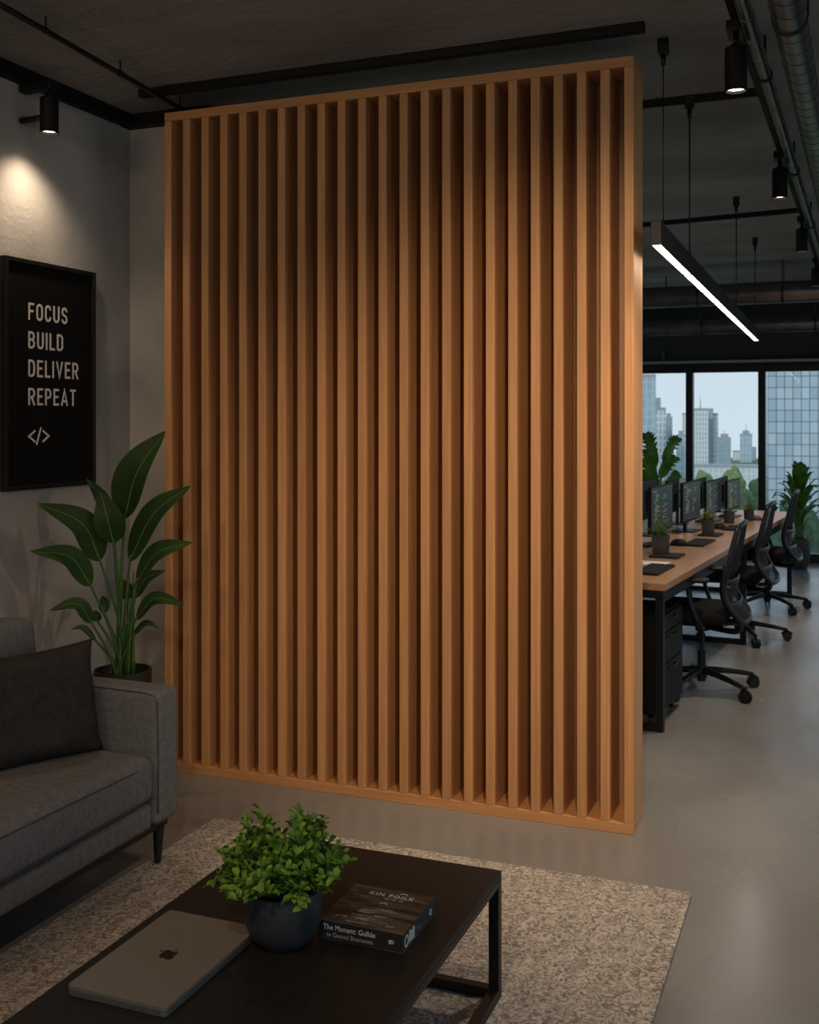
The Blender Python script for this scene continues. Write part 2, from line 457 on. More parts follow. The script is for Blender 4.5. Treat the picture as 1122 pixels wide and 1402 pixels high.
# narrow grotesque capitals, drawn as strokes: height 1, half stroke 0.068
HW = .068
def glyph(ch):
    h = HW; T = 1 - h
    w = dict(F=.48, O=.55, C=.53, U=.55, S=.52, B=.55, I=.14, L=.45, D=.55, E=.48, V=.60, R=.56, P=.54, A=.62, T=.54)[ch]
    l, r = h, w - h; cx = w / 2; rx = (r - l) / 2; ry = .22
    if ch == 'F': S = [[(l, 0), (l, T), (w, T)], [(l, .52), (w * .88, .52)]]
    elif ch == 'E': S = [[(w, T), (l, T), (l, h), (w, h)], [(l, .52), (w * .88, .52)]]
    elif ch == 'L': S = [[(l, 1), (l, h), (w, h)]]
    elif ch == 'I': S = [[(w / 2, 0), (w / 2, 1)]]
    elif ch == 'T': S = [[(0, T), (w, T)], [(cx, 0), (cx, T)]]
    elif ch == 'V': S = [[(h * .8, 1), (cx, h * 1.1), (w - h * .8, 1)]]
    elif ch == 'A': S = [[(h * .8, 0), (cx, 1 - h * 1.1), (w - h * .8, 0)], [(w * .22, .27), (w * .78, .27)]]
    elif ch == 'U': S = [[(l, 1)] + arc(cx, h + ry, rx, ry, 180, 360) + [(r, 1)]]
    elif ch == 'C': S = [[(r, .70)] + arc(cx, T - ry, rx, ry, 0, 180) + arc(cx, h + ry, rx, ry, 180, 360) + [(r, .30)]]
    elif ch == 'D': S = [[(l, h), (l, T), (r - ry, T)] + arc(r - ry, T - ry, ry, ry, 90, 0, 5)[1:] + arc(r - ry, h + ry, ry, ry, 0, -90, 5) + [(l, h)]]
    elif ch == 'P': S = [[(l, 0), (l, T), (r - .2, T)] + arc(r - .2, T - .24, .2, .24, 90, -90, 9)[1:] + [(l, T - .48)]]
    elif ch == 'R': S = [[(l, 0), (l, T), (r - .2, T)] + arc(r - .2, T - .23, .2, .23, 90, -90, 9)[1:] + [(l, T - .46)], [(cx, T - .46), (w - h * .8, 0)]]
    elif ch == 'B': S = [[(l, h), (l, T), (r - .22, T)] + arc(r - .22, T - .205, .2, .205, 90, -90, 8)[1:] + [(l, T - .41)],
                        [(l, T - .41), (r - .22, T - .41)] + arc(r - .22, h + .2275, .22, .2275, 90, -90, 8)[1:] + [(l, h)]]
    elif ch == 'S': S = [[(r, .72)] + arc(cx, T - .2, rx, .2, 0, 180, 8) + arc(cx, T - .22, rx, .2, 190, 250, 4) + arc(cx, h + .22, rx, .2, 70, 0, 4) + arc(cx, h + .2, rx, .2, 0, -180, 8) + [(l, .28)]]
    elif ch == 'O': return w, [], [arc(cx, T - ry, rx, ry, 0, 180) + arc(cx, h + ry, rx, ry, 180, 360)]
    return w, S, []

def stroke_text(bm, text, x, y, cap, fn, depth=.002, gap=.19, wscale=1.0):
    for ch in text:
        w, S, Cc = glyph(ch)
        for i_, pl in enumerate(S): ribbon(bm, [(x + p[0] * cap * wscale, y + p[1] * cap) for p in pl], HW * cap, fn, depth + .00015 * i_)
        for pl in Cc: ribbon(bm, [(x + p[0] * cap * wscale, y + p[1] * cap) for p in pl], HW * cap, fn, depth, True)
        x += (w + gap) * cap * wscale

def font_text(name, text, size, mtx, material, parent, spacing=1.0, xs=1.0, extrude=.0004, shear=0.0, align='LEFT', offset=0.0):
    cu = bpy.data.curves.new(name, 'FONT'); cu.body = text; cu.size = size; cu.space_character = spacing
    cu.extrude = extrude; cu.align_x = align; cu.shear = shear; cu.offset = offset; cu.resolution_u = 2
    t = bpy.data.objects.new(name, cu); COL.objects.link(t)
    dg = bpy.context.evaluated_depsgraph_get()
    me = bpy.data.meshes.new_from_object(t.evaluated_get(dg))
    bpy.data.objects.remove(t)
    for v in me.vertices: v.co = mtx @ Vector((v.co.x * xs, v.co.y, v.co.z))
    me.materials.clear(); me.materials.append(material)
    o = bpy.data.objects.new(name, me); COL.objects.link(o); o.parent = parent
    return o

# ---------------------------------------------------------------- camera
cam = bpy.data.cameras.new('camera'); co = bpy.data.objects.new('camera', cam); COL.objects.link(co)
co.location = (0, 0, EYE); co.rotation_euler = (PI / 2, 0, TH)
cam.sensor_fit = 'HORIZONTAL'; cam.sensor_width = 36; cam.lens = 36 * F / 1122
cam.shift_y = -126 / 1122; cam.clip_start = .05; cam.clip_end = 3000
cam.dof.use_dof = True; cam.dof.focus_distance = 3.5; cam.dof.aperture_fstop = 9.0
SC.camera = co

# ---------------------------------------------------------------- the room
XL, XR, YF, YB, ZC = -3.18, 2.3, -1.6, 12.6, 3.0
bm = BM(); box(bm, XL - .2, XR + .2, YF - .2, YB + .25, -.12, 0); struct('floor', bm, M['floor'])
bm = BM(); box(bm, XL - .2, XR + .2, YF - .2, YB + .25, ZC, ZC + .15); struct('ceiling', bm, M['ceil'])
LW_ = [(5.4, 8.4), (9.1, 12.1)]  # openings for the added office windows
bm = BM(); ys = [YF - .2] + [v for a in LW_ for v in a] + [YB + .25]
for i in range(0, len(ys), 2): box(bm, XL - .2, XL, ys[i], ys[i + 1], 0, ZC)
for a, b in LW_:
    box(bm, XL - .2, XL, a, b, 0, .35); box(bm, XL - .2, XL, a, b, 2.55, ZC)
struct('wall_left', bm, M['wall'])
bm = BM(); box(bm, XL, -2.70, 4.37, 4.60, 0, ZC); struct('wall_back', bm, M['wall'])
bm = BM(); box(bm, XL, -1.6, YF - .2, YF, 0, ZC); box(bm, 2.0, XR, YF - .2, YF, 0, ZC); box(bm, -1.6, 2.0, YF - .2, YF, 0, .3); box(bm, -1.6, 2.0, YF - .2, YF, 2.6, ZC); struct('wall_front', bm, M['wall'])
bm = BM(); box(bm, XL, XR, YB, YB + .25, 2.16, ZC); struct('wall_far', bm, M['beam'])
bm = BM()
RW = [(-.9, 2.2), (2.9, 5.7), (6.4, 9.0), (9.7, 12.2)]
ys = [YF - .2] + [v for a in RW for v in a] + [YB + .25]
for i in range(0, len(ys), 2): box(bm, XR, XR + .2, ys[i], ys[i + 1], 0, ZC)
for a, b in RW:
    box(bm, XR, XR + .2, a, b, 0, .35); box(bm, XR, XR + .2, a, b, 2.55, ZC)
struct('wall_right', bm, M['wall'])
n = 0
mx = [XL, -2.355, -1.575, -.795, -.015, .765, 1.545, XR]
for a, b in zip(mx, mx[1:]):
    n += 1
    bm = BM(); t = .0385
    x0 = a if a == XL else a - t; x1 = b if b == XR else b - t
    box(bm, x0 if a == XL else a - t, a + t, YB - .05, YB + .09, 0, 2.16, .004)
    if b == XR: box(bm, b - t, b, YB - .05, YB + .09, 0, 2.16, .004)
    hi = b - t
    box(bm, a + t, hi, YB - .03, YB + .09, 2.085, 2.16, .004); box(bm, a + t, hi, YB - .03, YB + .09, 0, .095, .004)
    w = struct('window_%d' % n, bm, M['black'])
    bm = BM(); box(bm, a + t, hi, YB + .02, YB + .028, .095, 2.085)
    link('pane', bm, M['glass'], w)
for a, b in RW:
    n += 1
    bm = BM()
    for (y0, y1, z0, z1) in ((a, a + .06, .35, 2.55), (b - .06, b, .35, 2.55), (a + .06, b - .06, .35, .41), (a + .06, b - .06, 2.49, 2.55), ((a + b) / 2 - .03, (a + b) / 2 + .03, .41, 2.49)):
        box(bm, XR + .05, XR + .13, y0, y1, z0, z1)
    w = struct('window_%d' % n, bm, M['black'])
    bm = BM(); box(bm, XR + .085, XR + .093, a + .06, b - .06, .41, 2.49); link('pane', bm, M['glass'], w)
for a, b in LW_:  # unseen windows, added to bring more daylight onto the office ceiling
    n += 1
    bm = BM()
    for (y0, y1, z0, z1) in ((a, a + .06, .35, 2.55), (b - .06, b, .35, 2.55), (a + .06, b - .06, .35, .41), (a + .06, b - .06, 2.49, 2.55), ((a + b) / 2 - .03, (a + b) / 2 + .03, .41, 2.49)):
        box(bm, XL - .13, XL - .05, y0, y1, z0, z1)
    w = struct('window_%d' % n, bm, M['black'])
    bm = BM(); box(bm, XL - .093, XL - .085, a + .06, b - .06, .41, 2.49); link('pane', bm, M['glass'], w)
n += 1
bm = BM()  # unseen rear window, added as cool daylight fill for the lounge
for (x0, x1, z0, z1) in ((-1.6, -1.54, .3, 2.6), (1.94, 2.0, .3, 2.6), (-1.54, 1.94, .3, .36), (-1.54, 1.94, 2.54, 2.6), (.17, .23, .36, 2.54)): box(bm, x0, x1, YF - .13, YF - .05, z0, z1)
w = struct('window_%d' % n, bm, M['black'])
bm = BM(); box(bm, -1.54, 1.94, YF - .093, YF - .085, .36, 2.54); link('pane', bm, M['glass'], w)
bm = BM(); box(bm, XL, XR, YB - .10, YB, 2.185, 2.215, .003); struct('trim_1', bm, M['greymetal'])
bm = BM(); box(bm, XL, -2.70, 4.30, 4.37, 2.945, ZC); struct('trim_2', bm, M['blackmatte'])

# ---------------------------------------------------------------- slat partition
PX0, PX1, PY0, PY1, PH = -2.781, -.713, 4.073, 4.285, 2.91
root = thing('slat_partition', 'floor-to-ceiling oak room divider of vertical slats between lounge and office', 'partition', ((PX0 + PX1) / 2, (PY0 + PY1) / 2, 0))
hx, hy = (PX1 - PX0) / 2, (PY1 - PY0) / 2
bm = BM(); box(bm, -hx, hx, -hy, hy, PH - .039, PH, .0015, 1); link('top_rail', bm, M['oakx'], root)
bm = BM(); box(bm, -hx, hx, -hy, hy, 0, .040, .0015, 1); link('base_rail', bm, M['oakx'], root)
EDGE = [225, 249, 273, 298, 323, 348.3, 374.7, 401.4, 428.2, 456, 484, 513.7, 543, 572, 601.3, 631.6, 662.3, 694, 726, 758, 790.6, 822.7, 855]
SW = .036
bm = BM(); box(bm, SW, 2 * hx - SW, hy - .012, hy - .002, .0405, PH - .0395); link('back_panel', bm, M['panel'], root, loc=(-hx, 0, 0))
bm = BM(); box(bm, 0, SW, -hy, hy - .0125, .040, PH - .039, .0030, 2)
slat = link('slat', bm, M['oak'], root)
for i in range(len(EDGE)):
    s = slat
    if i: s = slat.copy(); COL.objects.link(s); s.parent = root
    # spacing eases very slightly along the run, as measured
    t = i / 22
    x = -2.781 + (2.068 - SW) * (t + .030 * t * (1 - t))
    s.location = (x - (PX0 + PX1) / 2, 0, 0)

# ---------------------------------------------------------------- ceiling services
def rail(name, label, p0, p1, w, z0, z1, cat='lighting track', hangers=0, grp=None):
    p0 = Vector(p0); p1 = Vector(p1); d = p1 - p0; L = d.length; a = math.atan2(d.y, d.x)
    t = thing(name, label, cat, (p0.x, p0.y, z0), a, grp)
    bm = BM(); box(bm, 0, L, -w / 2, w / 2, 0, z1 - z0, .003, 1); 
    box(bm, .01, L - .01, -w * .18, w * .18, -.003, .002, mi=0)
    link('rail', bm, M['blackmatte'], t)
    for i in range(hangers):
        x = L * (i + .5) / hangers
        bm = BM(); cyl(bm, (x, 0, z1 - z0), (x, 0, ZC - z0), .006, seg=8); link('hanger', bm, M['black'], t)
    return t

rail('lighting_track', 'empty black ceiling track running just in front of the oak partition', (-2.86, 4.005, 0), (-.66, 4.0, 0), .04, 2.965, ZC)
rail('lighting_track', 'black track along the top of the left concrete wall, above the poster', (-3.145, -1.5, 0), (-3.145, 4.30, 0), .06, 2.945, ZC)
rail('lighting_track', 'black ceiling rail crossing the office just behind the partition, nearest of two', (-2.4, 5.0, 0), (-.30, 4.98, 0), .035, 2.97, ZC)
rail('lighting_track', 'black ceiling rail crossing the office further back, farther of two', (-2.4, 8.22, 0), (-.20, 7.88, 0), .035, 2.97, ZC)
DR = .025
def at_line(x0, y): return x0 + DR * y
rail('lighting_track', 'long black track running back along the round duct, carrying four spotlights', (at_line(-.42, -1.4), -1.4, 0), (at_line(-.42, 11.9), 11.9, 0), .032, 2.90, 2.935, hangers=8)

t = thing('conduit_pipe', 'thin black conduit tube crossing the lounge ceiling towards the partition', 'pipe', (-2.585, 2.4, ZC))
bm = BM(); cyl(bm, (0, 0, -.050), (-.185, 1.92, -.050), .011, seg=12); link('tube', bm, M['black'], t)
for i in range(4):
    bm = BM(); y = .25 + i * .5; x = -.185 * y / 1.96; cyl(bm, (x, y, -.05), (x, y, 0), .0035, seg=8); cyl(bm, (x, y - .008, -.05), (x, y + .008, -.05), .0135, seg=12); link('clip', bm, M['black'], t)

t = thing('conduit_pipe', 'black ribbed pipe running beside the round duct under the ceiling', 'pipe', (at_line(-.368, 0), 0, 2.85), -math.atan(DR))
bm = BM(); cyl(bm, (0, -1.4, 0), (0, 12.2, 0), .024, seg=18)
for i in range(60): y = -1.2 + i * .22; cyl(bm, (0, y - .004, 0), (0, y + .004, 0), .0255, seg=18)
link('tube', bm, M['steel'], t, True, angle=40)
for i in range(8):
    y = -.8 + i * 1.7; bm = BM(); cyl(bm, (0, y, .02), (0, y, ZC - 2.85), .005, seg=8); cyl(bm, (0, y - .012, 0), (0, y + .012, 0), .029, seg=18); link('hanger', bm, M['black'], t)

def spiral_duct(label, loc, rz, L, r, pitch, seam=True, y0=0.0, cat='duct'):
    t = thing('spiral_duct', label, cat, loc, rz)
    bm = BM(); cyl(bm, (0, y0, 0), (0, y0 + L, 0), r, seg=36); link('duct_tube', bm, M['steel'], t, True, angle=40)
    bm = BM(); N = int(L / pitch * 24)
    tube(bm, [(math.cos(2 * PI * i / 24) * r * 1.003, y0 + L * i / N, math.sin(2 * PI * i / 24) * r * 1.003) for i in range(N + 1)], .0014, 5)
    link('seam', bm, M['black'], t)
    for i in range(4):
        y = y0 + L * (i + .5) / 4; bm = BM()
        cyl(bm, (0, y - .012, 0), (0, y + .012, 0), r + .003, seg=36)
        for s in (-1, 1): cyl(bm, (s * (r + .002), y, 0), (s * (r + .002), y, ZC - loc[2]), .004, seg=6)
        link('hanger', bm, M['black'], t)
    return t
spiral_duct('dark metal spiral air duct running back along the ceiling at the right', (at_line(-.223, 0), 0, 2.75), -math.atan(DR), 12.9, .049, .11, y0=-1.4)
spiral_duct('dark round air duct crossing the office ceiling, nearer of the two near the windows', (-3.1, 10.50, 2.71), -PI / 2 - .03, 3.0, .10, .28)
spiral_duct('dark round air duct crossing right in front of the window bulkhead', (-3.1, 12.15, 2.56), -PI / 2 - .03, 4.6, .09, .28)

def spotlight(label, x, y, z0, z1, r, zmount, tilt=0, grp='track spotlights', bracket=None, mx=-.028):
    t = thing('track_spotlight', label, 'spotlight', (x, y, z0), 0, grp)
    h = z1 - z0
    bm = BM(); lathe(bm, [(r * .80, .012), (r * .86, 0), (r, .002), (r, h - .004), (r - .004, h), (0, h)], seg=32); link('body', bm, M['blackmatte'], t, True, angle=35)
    bm = BM(); lathe(bm, [(0, .010), (r * .8, .010), (r * .8, .012)], seg=32); link('lens', bm, M['lens'], t)
    bm = BM(); cyl(bm, (0, 0, h - .002), (0, 0, zmount - z0 - .03), .010, seg=12); cyl(bm, (0, 0, h), (0, 0, h + .012), .016, seg=12); link('stem', bm, M['black'], t)
    bm = BM(); box(bm, mx, .022, -.06 if mx > -.1 else -.022, .06 if mx > -.1 else .022, zmount - z0 - .035, zmount - z0, .004, 2); link('mount', bm, M['black'], t)
    if bracket is not None:
        bm = BM(); cyl(bm, (0, 0, h * .45), (bracket, 0, h * .45), .014, seg=12); link('bracket', bm, M['black'], t)
    return t
for (y, lab) in ((3.86, 'largest black cylinder spotlight, hanging beside the oak partition corner'),
                 (5.80, 'second black cylinder spotlight back along the duct, behind the large one'),
                 (7.70, 'third black cylinder spotlight along the duct, at the right picture edge'),
                 (9.72, 'farthest black cylinder spotlight along the duct, cut by the right edge')):
    spotlight(lab, at_line(-.425, y), y, 2.672, 2.822, .0375, 2.90)
spotlight('black cylinder spotlight washing the concrete wall above the poster', -3.03, 3.616, 2.733, 2.878, .0375, 2.945, grp='track spotlights', bracket=-.145, mx=-.14)
t = thing('hanging_spotlight', 'tiny far black pendant spotlight hanging in front of the windows', 'spotlight', (-1.63, 11.18, 2.15))
bm = BM(); lathe(bm, [(.030, .008), (.034, 0), (.037, .002), (.037, .09), (0, .092)], seg=24); link('body', bm, M['blackmatte'], t, True, angle=35)
bm = BM(); lathe(bm, [(0, .006), (.031, .006), (.031, .008)], seg=24); link('lens', bm, mat('dim_lens', (.6, .5, .42), .4, emit=(1, .75, .5), estr=.25), t)
bm = BM(); cyl(bm, (0, 0, .09), (0, 0, ZC - 2.15), .006, seg=8); link('rod', bm, M['black'], t)

# linear pendant
LX, LY0, LY1, LZ0, LZ1 = -.623, 4.02, 9.22, 2.19, 2.277
t = thing('linear_pendant_light', 'long black linear pendant lamp with glowing white underside over the desks', 'lamp', (LX, LY0, LZ0))
bm = BM(); L = LY1 - LY0
box(bm, -.019, .019, 0, L, .004, LZ1 - LZ0, .0015, 1)
box(bm, -.019, -.016, 0, L, 0, .006); box(bm, .016, .019, 0, L, 0, .006); box(bm, -.016, .016, 0, .003, 0, .006); box(bm, -.016, .016, L - .003, L, 0, .006)
link('housing', bm, mat('pendant_housing_black', (.008, .008, .0085), .5, spec=.3), t)
cuts = [LY0 + .004, 4.91, 5.65, 6.16, 6.79, LY1 - .004]
for a, b in zip(cuts, cuts[1:]):
    bm = BM(); box(bm, -.0155, .0155, a - LY0 + .032, b - LY0 - .032, .001, .0038); link('diffuser', bm, M['led'], t)
for y in (4.20, 4.98, 7.35, 9.05):
    bm = BM(); cyl(bm, (0, y - LY0, LZ1 - LZ0), (0, y - LY0, ZC - LZ0), .0022 if y < 4.5 else .0035, seg=8); cyl(bm, (0, y - LY0, LZ1 - LZ0), (0, y - LY0, LZ1 - LZ0 + .025), .007, seg=10)
    link('suspension_cable', bm, M['black'], t)
    bm = BM(); zc = ZC - LZ0
    box(bm, -.02, .02, y - LY0 - .02, y - LY0 + .02, zc - .06, zc, .003); cyl(bm, (0, y - LY0, zc - .10), (0, y - LY0, zc - .06), .010, seg=10); link('canopy', bm, M['black'], t)

# ---------------------------------------------------------------- poster
FX = -3.148
t = thing('framed_poster', 'tall black framed poster reading FOCUS BUILD DELIVER REPEAT on the concrete wall', 'poster', (XL, 3.785, 1.258))
y0, y1, z1 = -.288, .288, .962
bm = BM(); fw = .018; fd = FX - XL
box(bm, 0, fd, y0, y0 + fw, 0, z1, .002, 1); box(bm, 0, fd, y1 - fw, y1, 0, z1, .002, 1)
box(bm, 0, fd, y0 + fw, y1 - fw, 0, fw, .002, 1); box(bm, 0, fd, y0 + fw, y1 - fw, z1 - fw, z1, .002, 1)
link('frame', bm, M['frame'], t)
bm = BM(); box(bm, .002, fd - .012, y0 + fw, y1 - fw, fw, z1 - fw); link('print', bm, M['poster'], t)
px = fd - .012
fn = lambda x, y, z: Vector((px + z, x, y))
TX = 3.641 - 3.785
for (s, zb) in (('FOCUS', 1.970), ('BUILD', 1.850), ('DELIVER', 1.731), ('REPEAT', 1.612)):
    bm = BM(); stroke_text(bm, s, TX, zb - 1.258, .073, fn, .0012)
    link('lettering', bm, M['letter'], t)
bm = BM(); zb = 1.445 - 1.258; cs = .072; hw = .0042
ribbon(bm, [(TX + .042, zb + .060), (TX + .004, zb + .036), (TX + .042, zb + .012)], hw, fn, .0012)
ribbon(bm, [(TX + .050, zb), (TX + .078, zb + .074)], hw, fn, .0012)
ribbon(bm, [(TX + .088, zb + .060), (TX + .126, zb + .036), (TX + .088, zb + .012)], hw, fn, .0012)
link('code_symbol', bm, M['letter'], t)

# ---------------------------------------------------------------- sofa
SX0, SX1, SY0, SY1 = -3.08, -2.17, 1.15, 3.272
t = thing('sofa', 'grey upholstered sofa with squared arm against the left concrete wall', 'sofa', ((SX0 + SX1) / 2, (SY0 + SY1) / 2, 0))
ox, oy = (SX0 + SX1) / 2, (SY0 + SY1) / 2
def so(x, y, z): return (x - ox, y - oy, z)
def sofa_block(name, x0, x1, y0, y1, z0, z1, r, puff=(0, 0, 0), m='sofa', parent=None, mtx=None, n=9):
    bm = BM(); rounded(bm, so((x0 + x1) / 2, (y0 + y1) / 2, (z0 + z1) / 2), (x1 - x0, y1 - y0, z1 - z0), r, puff, n=n, mtx=mtx)
    return link(name, bm, M[m], parent or t, True)
AW = .135
a1 = sofa_block('armrest', SX0, SX1, SY1 - AW, SY1, .155, .615, .028, (.004, .004, .006))
a2 = sofa_block('armrest', SX0, SX1, SY0, SY0 + AW, .155, .615, .028, (.004, .004, .006))
sofa_block('backrest', SX0, -2.88, SY0 + AW, SY1 - AW, .155, .72, .03, (0, 0, .005))
sofa_block('seat_base', SX0 + .08, -2.185, SY0 + AW, SY1 - AW, .150, .240, .022, (.004, 0, 0))
sc = sofa_block('seat_cushion', -2.90, -2.172, SY0 + AW + .003, SY1 - AW - .003, .246, .405, .040, (.008, 0, .030), n=14)
bm = BM(); yA, yB = SY0 + AW + .02, SY1 - AW - .02
tube(bm, [so(-2.180, yA, .374)] + [so(-2.1715 + .006 * math.sin(PI * k / 12), yA + (yB - yA) * k / 12, .377 + .012 * math.sin(PI * k / 12)) for k in range(1, 12)] + [so(-2.180, yB, .374)], .0022, 6)
link('piping', bm, M['piping'], sc)
bm = BM(); z = .262
tube(bm, [so(-2.1725 + .002, yA + (yB - yA) * k / 12, z) for k in range(13)], .002, 6); link('piping', bm, M['piping'], sc)
for ar, yo in ((a1, SY1 - AW), (a2, SY0 + AW)):
    bm = BM(); s = 1 if yo > 2 else -1
    yy = yo + s * .006
    tube(bm, spline([so(-2.95, yy, .611), so(-2.5, yy, .613), so(-2.22, yy, .609)], 8) + [so(-2.186, yy, .600), so(-2.176, yy, .580)] + [so(-2.172, yy, .5), so(-2.170, yy, .38), so(-2.172, yy, .20)], .0022, 6)
    link('piping', bm, M['piping'], ar)
lean = Matrix.Translation(so(-2.80, 0, .40)) @ Matrix.Rotation(math.radians(-7), 4, 'Y') @ Matrix.Translation(-Vector(so(-2.80, 0, .40)))
ym = (SY0 + SY1) / 2
for (a, b) in ((SY0 + AW + .01, ym - .004), (ym + .004, SY1 - AW - .015)):
    sofa_block('back_cushion', -2.83, -2.615, a, b, .425, .835, .045, (.03, 0, .008), mtx=lean)
bm = BM(); box(bm, *[v for v in (SX0 + .03 - ox, SX1 - .035 - ox, SY0 + .02 - oy, SY1 - .02 - oy, .125, .155)], .004); link('base_frame', bm, M['black'], t)
for (x, y, dx, dy) in ((-2.215, 3.215, .012, -.03), (-2.215, 1.21, .012, .03), (-3.02, 3.215, -.012, -.03), (-3.02, 1.21, -.012, .03)):
    bm = BM(); z0 = .0135 if x > -2.5 else 0.0
    cyl(bm, so(x + dx, y + dy, z0), so(x, y + dy * .2, .13), .011, .021, seg=18); link('leg', bm, M['black'], t, True, angle=40)

# pillow leaning in the corner of the sofa
def pillow(label, c, right, normal, w, h, th, m):
    right = Vector(right).normalized(); nrm = Vector(normal).normalized(); up = nrm.cross(right).normalized()
    if up.z < 0: up = -up
    t = thing('throw_pillow', label, 'pillow', c)
    bm = BM(); N = 22; sides = []
    for s in (1, -1):
        g = []
        for i in range(N + 1):
            row = []
            for j in range(N + 1):
                a = -1 + 2 * i / N; b = -1 + 2 * j / N
                sq = 1 - .09 * (1 - a * a) * abs(b) ** 3 ; sp = 1 - .09 * (1 - b * b) * abs(a) ** 3
                tk = (max(0, (1 - a ** 4)) * max(0, (1 - b ** 4))) ** .55
                wr = .016 * noise.noise(Vector((a * 2.3, b * 2.3, s * 3.1))) * min(1, tk * 2)
                p = right * (a * w / 2 * sp) + up * (b * h / 2 * sq + h / 2) + nrm * (s * (th / 2 * tk + wr))
                row.append(bm.verts.new(p))
            g.append(row)
        sides.append(g)
    for g in sides:
        for i in range(N):
            for j in range(N):
                bm.faces.new((g[i][j], g[i + 1][j], g[i + 1][j + 1], g[i][j + 1])).smooth = True
    bmesh.ops.remove_doubles(bm, verts=bm.verts[:], dist=.0006)
    link('cushion_cover', bm, M[m], t, True)
    return t
e = Vector((.12, .30, 0)).normalized(); nv = Vector((e.y, -e.x, .20))
pc = Vector((-2.375, 3.115, .40)) - e * .28
pillow('charcoal square throw pillow leaning in the sofa corner beside the arm', pc, e, nv, .56, .39, .16, 'pillow')

# ---------------------------------------------------------------- rug
bm = BM(); rrect(bm, 0, 0, 1.80, 2.9, .02, 0, .012)
o = link('area_rug', bm, M['rug'], None, loc=(-1.345, 2.175, .0005))
tag(o, 'beige and grey woven rug under the coffee table', 'rug')

# ---------------------------------------------------------------- coffee table
TX0, TX1, TY0, TY1, TZ = -1.553, -.838, 1.42, 2.785, .348
t = thing('coffee_table', 'low black coffee table with slim square metal legs on the rug', 'coffee table', ((TX0 + TX1) / 2, (TY0 + TY1) / 2, .0125))
hx, hy = (TX1 - TX0) / 2, (TY1 - TY0) / 2; zt = TZ - .0125
bm = BM(); box(bm, -hx, hx, -hy, hy, zt - .017, zt, .0012, 1); link('tabletop', bm, M['table'], t)
bm = BM()
for (a, b, c, d) in ((-hx, hx, -hy, -hy + .028), (-hx, hx, hy - .028, hy), (-hx, -hx + .028, -hy + .028, hy - .028), (hx - .028, hx, -hy + .028, hy - .028)):
    box(bm, a, b, c, d, zt - .036, zt - .0175, .001, 1)
link('apron', bm, M['black'], t)
for sx in (-1, 1):
    for sy in (-1, 1):
        bm = BM(); x = sx * (hx - .014); y = sy * (hy - .014); box(bm, x - .014, x + .014, y - .014, y + .014, 0, zt - .036, .0012, 1); link('leg', bm, M['black'], t)
for s in (-1, 1):
    bm = BM(); y = s * (hy - .014); box(bm, -hx + .028, hx - .028, y - .014, y + .014, 0, .028, .0012, 1); link('base_bar', bm, M['black'], t)
    bm = BM(); x = s * (hx - .014); box(bm, x - .014, x + .014, -hy + .028, hy - .028, 0, .028, .0012, 1); link('base_bar', bm, M['black'], t)

# laptop
t = thing('laptop', 'closed grey aluminium laptop lying on the black coffee table', 'laptop', (-1.380, 2.035, TZ))
LW, LH = .246, .378
bm = BM(); rrect(bm, 0, 0, LW, LH, .012, .0016, .0125); rrect(bm, 0, 0, LW - .004, LH - .004, .011, .001, .0016); link('base', bm, M['alu_highlight'], t)
bm = BM(); rrect(bm, 0, 0, LW, LH, .012, .0132, .0204); rrect(bm, 0, 0, LW - .0014, LH - .0014, .0115, .0204, .0210); rrect(bm, 0, 0, LW - .010, LH - .010, .009, .0123, .0134)
lid = link('lid', bm, M['alu'], t)
for i, x in enumerate((.045, .068)):
    bm = BM(); box(bm, x - .006, x + .006, -LH / 2 - .0004, -LH / 2 + .001, .0052, .0084, .001, 1); link('port', bm, M['logo'], t)
for sx in (-1, 1):
    for sy in (-1, 1):
        bm = BM(); cyl(bm, (sx * .10, sy * .16, 0), (sx * .10, sy * .16, .0012), .008, seg=14); link('foot', bm, M['rubber'], t)
# the mark on the lid
BODY = [(383, 405), (395, 388), (412, 368), (432, 349), (455, 332), (478, 321), (500, 315), (522, 313), (542, 315), (558, 322), (568, 333), (582, 339), (605, 341), (630, 345), (650, 352), (657, 361), (643, 370), (622, 379), (603, 391), (592, 404), (588, 420), (575, 436), (555, 444), (532, 448), (510, 450), (488, 446), (470, 437), (455, 427), (440, 423), (420, 426), (402, 427), (388, 418)]
LEAF = [(604, 323), (620, 314), (640, 306), (662, 304), (652, 315), (634, 323), (616, 327)]
DOT = [(424 + 14 * math.cos(a * PI / 6), 326 + 13 * math.sin(a * PI / 6)) for a in range(12)]
def on_lid(q, z=TZ + .0210):
    u = 180 + q[0] * 110 / 1122; v = 1270 + q[1] * 70 / 714
    d = F * (EYE - z) / (v - 575); x, y = world_xy(u, d)
    return (x + 1.380, y - 2.035)
bm = BM()
for P in (BODY, LEAF, DOT): prism(bm, [on_lid(q) for q in P][::-1], .0209, .0213)
o = link('logo', bm, M['logo'], lid); o['label'] = 'black fruit-shaped logo'

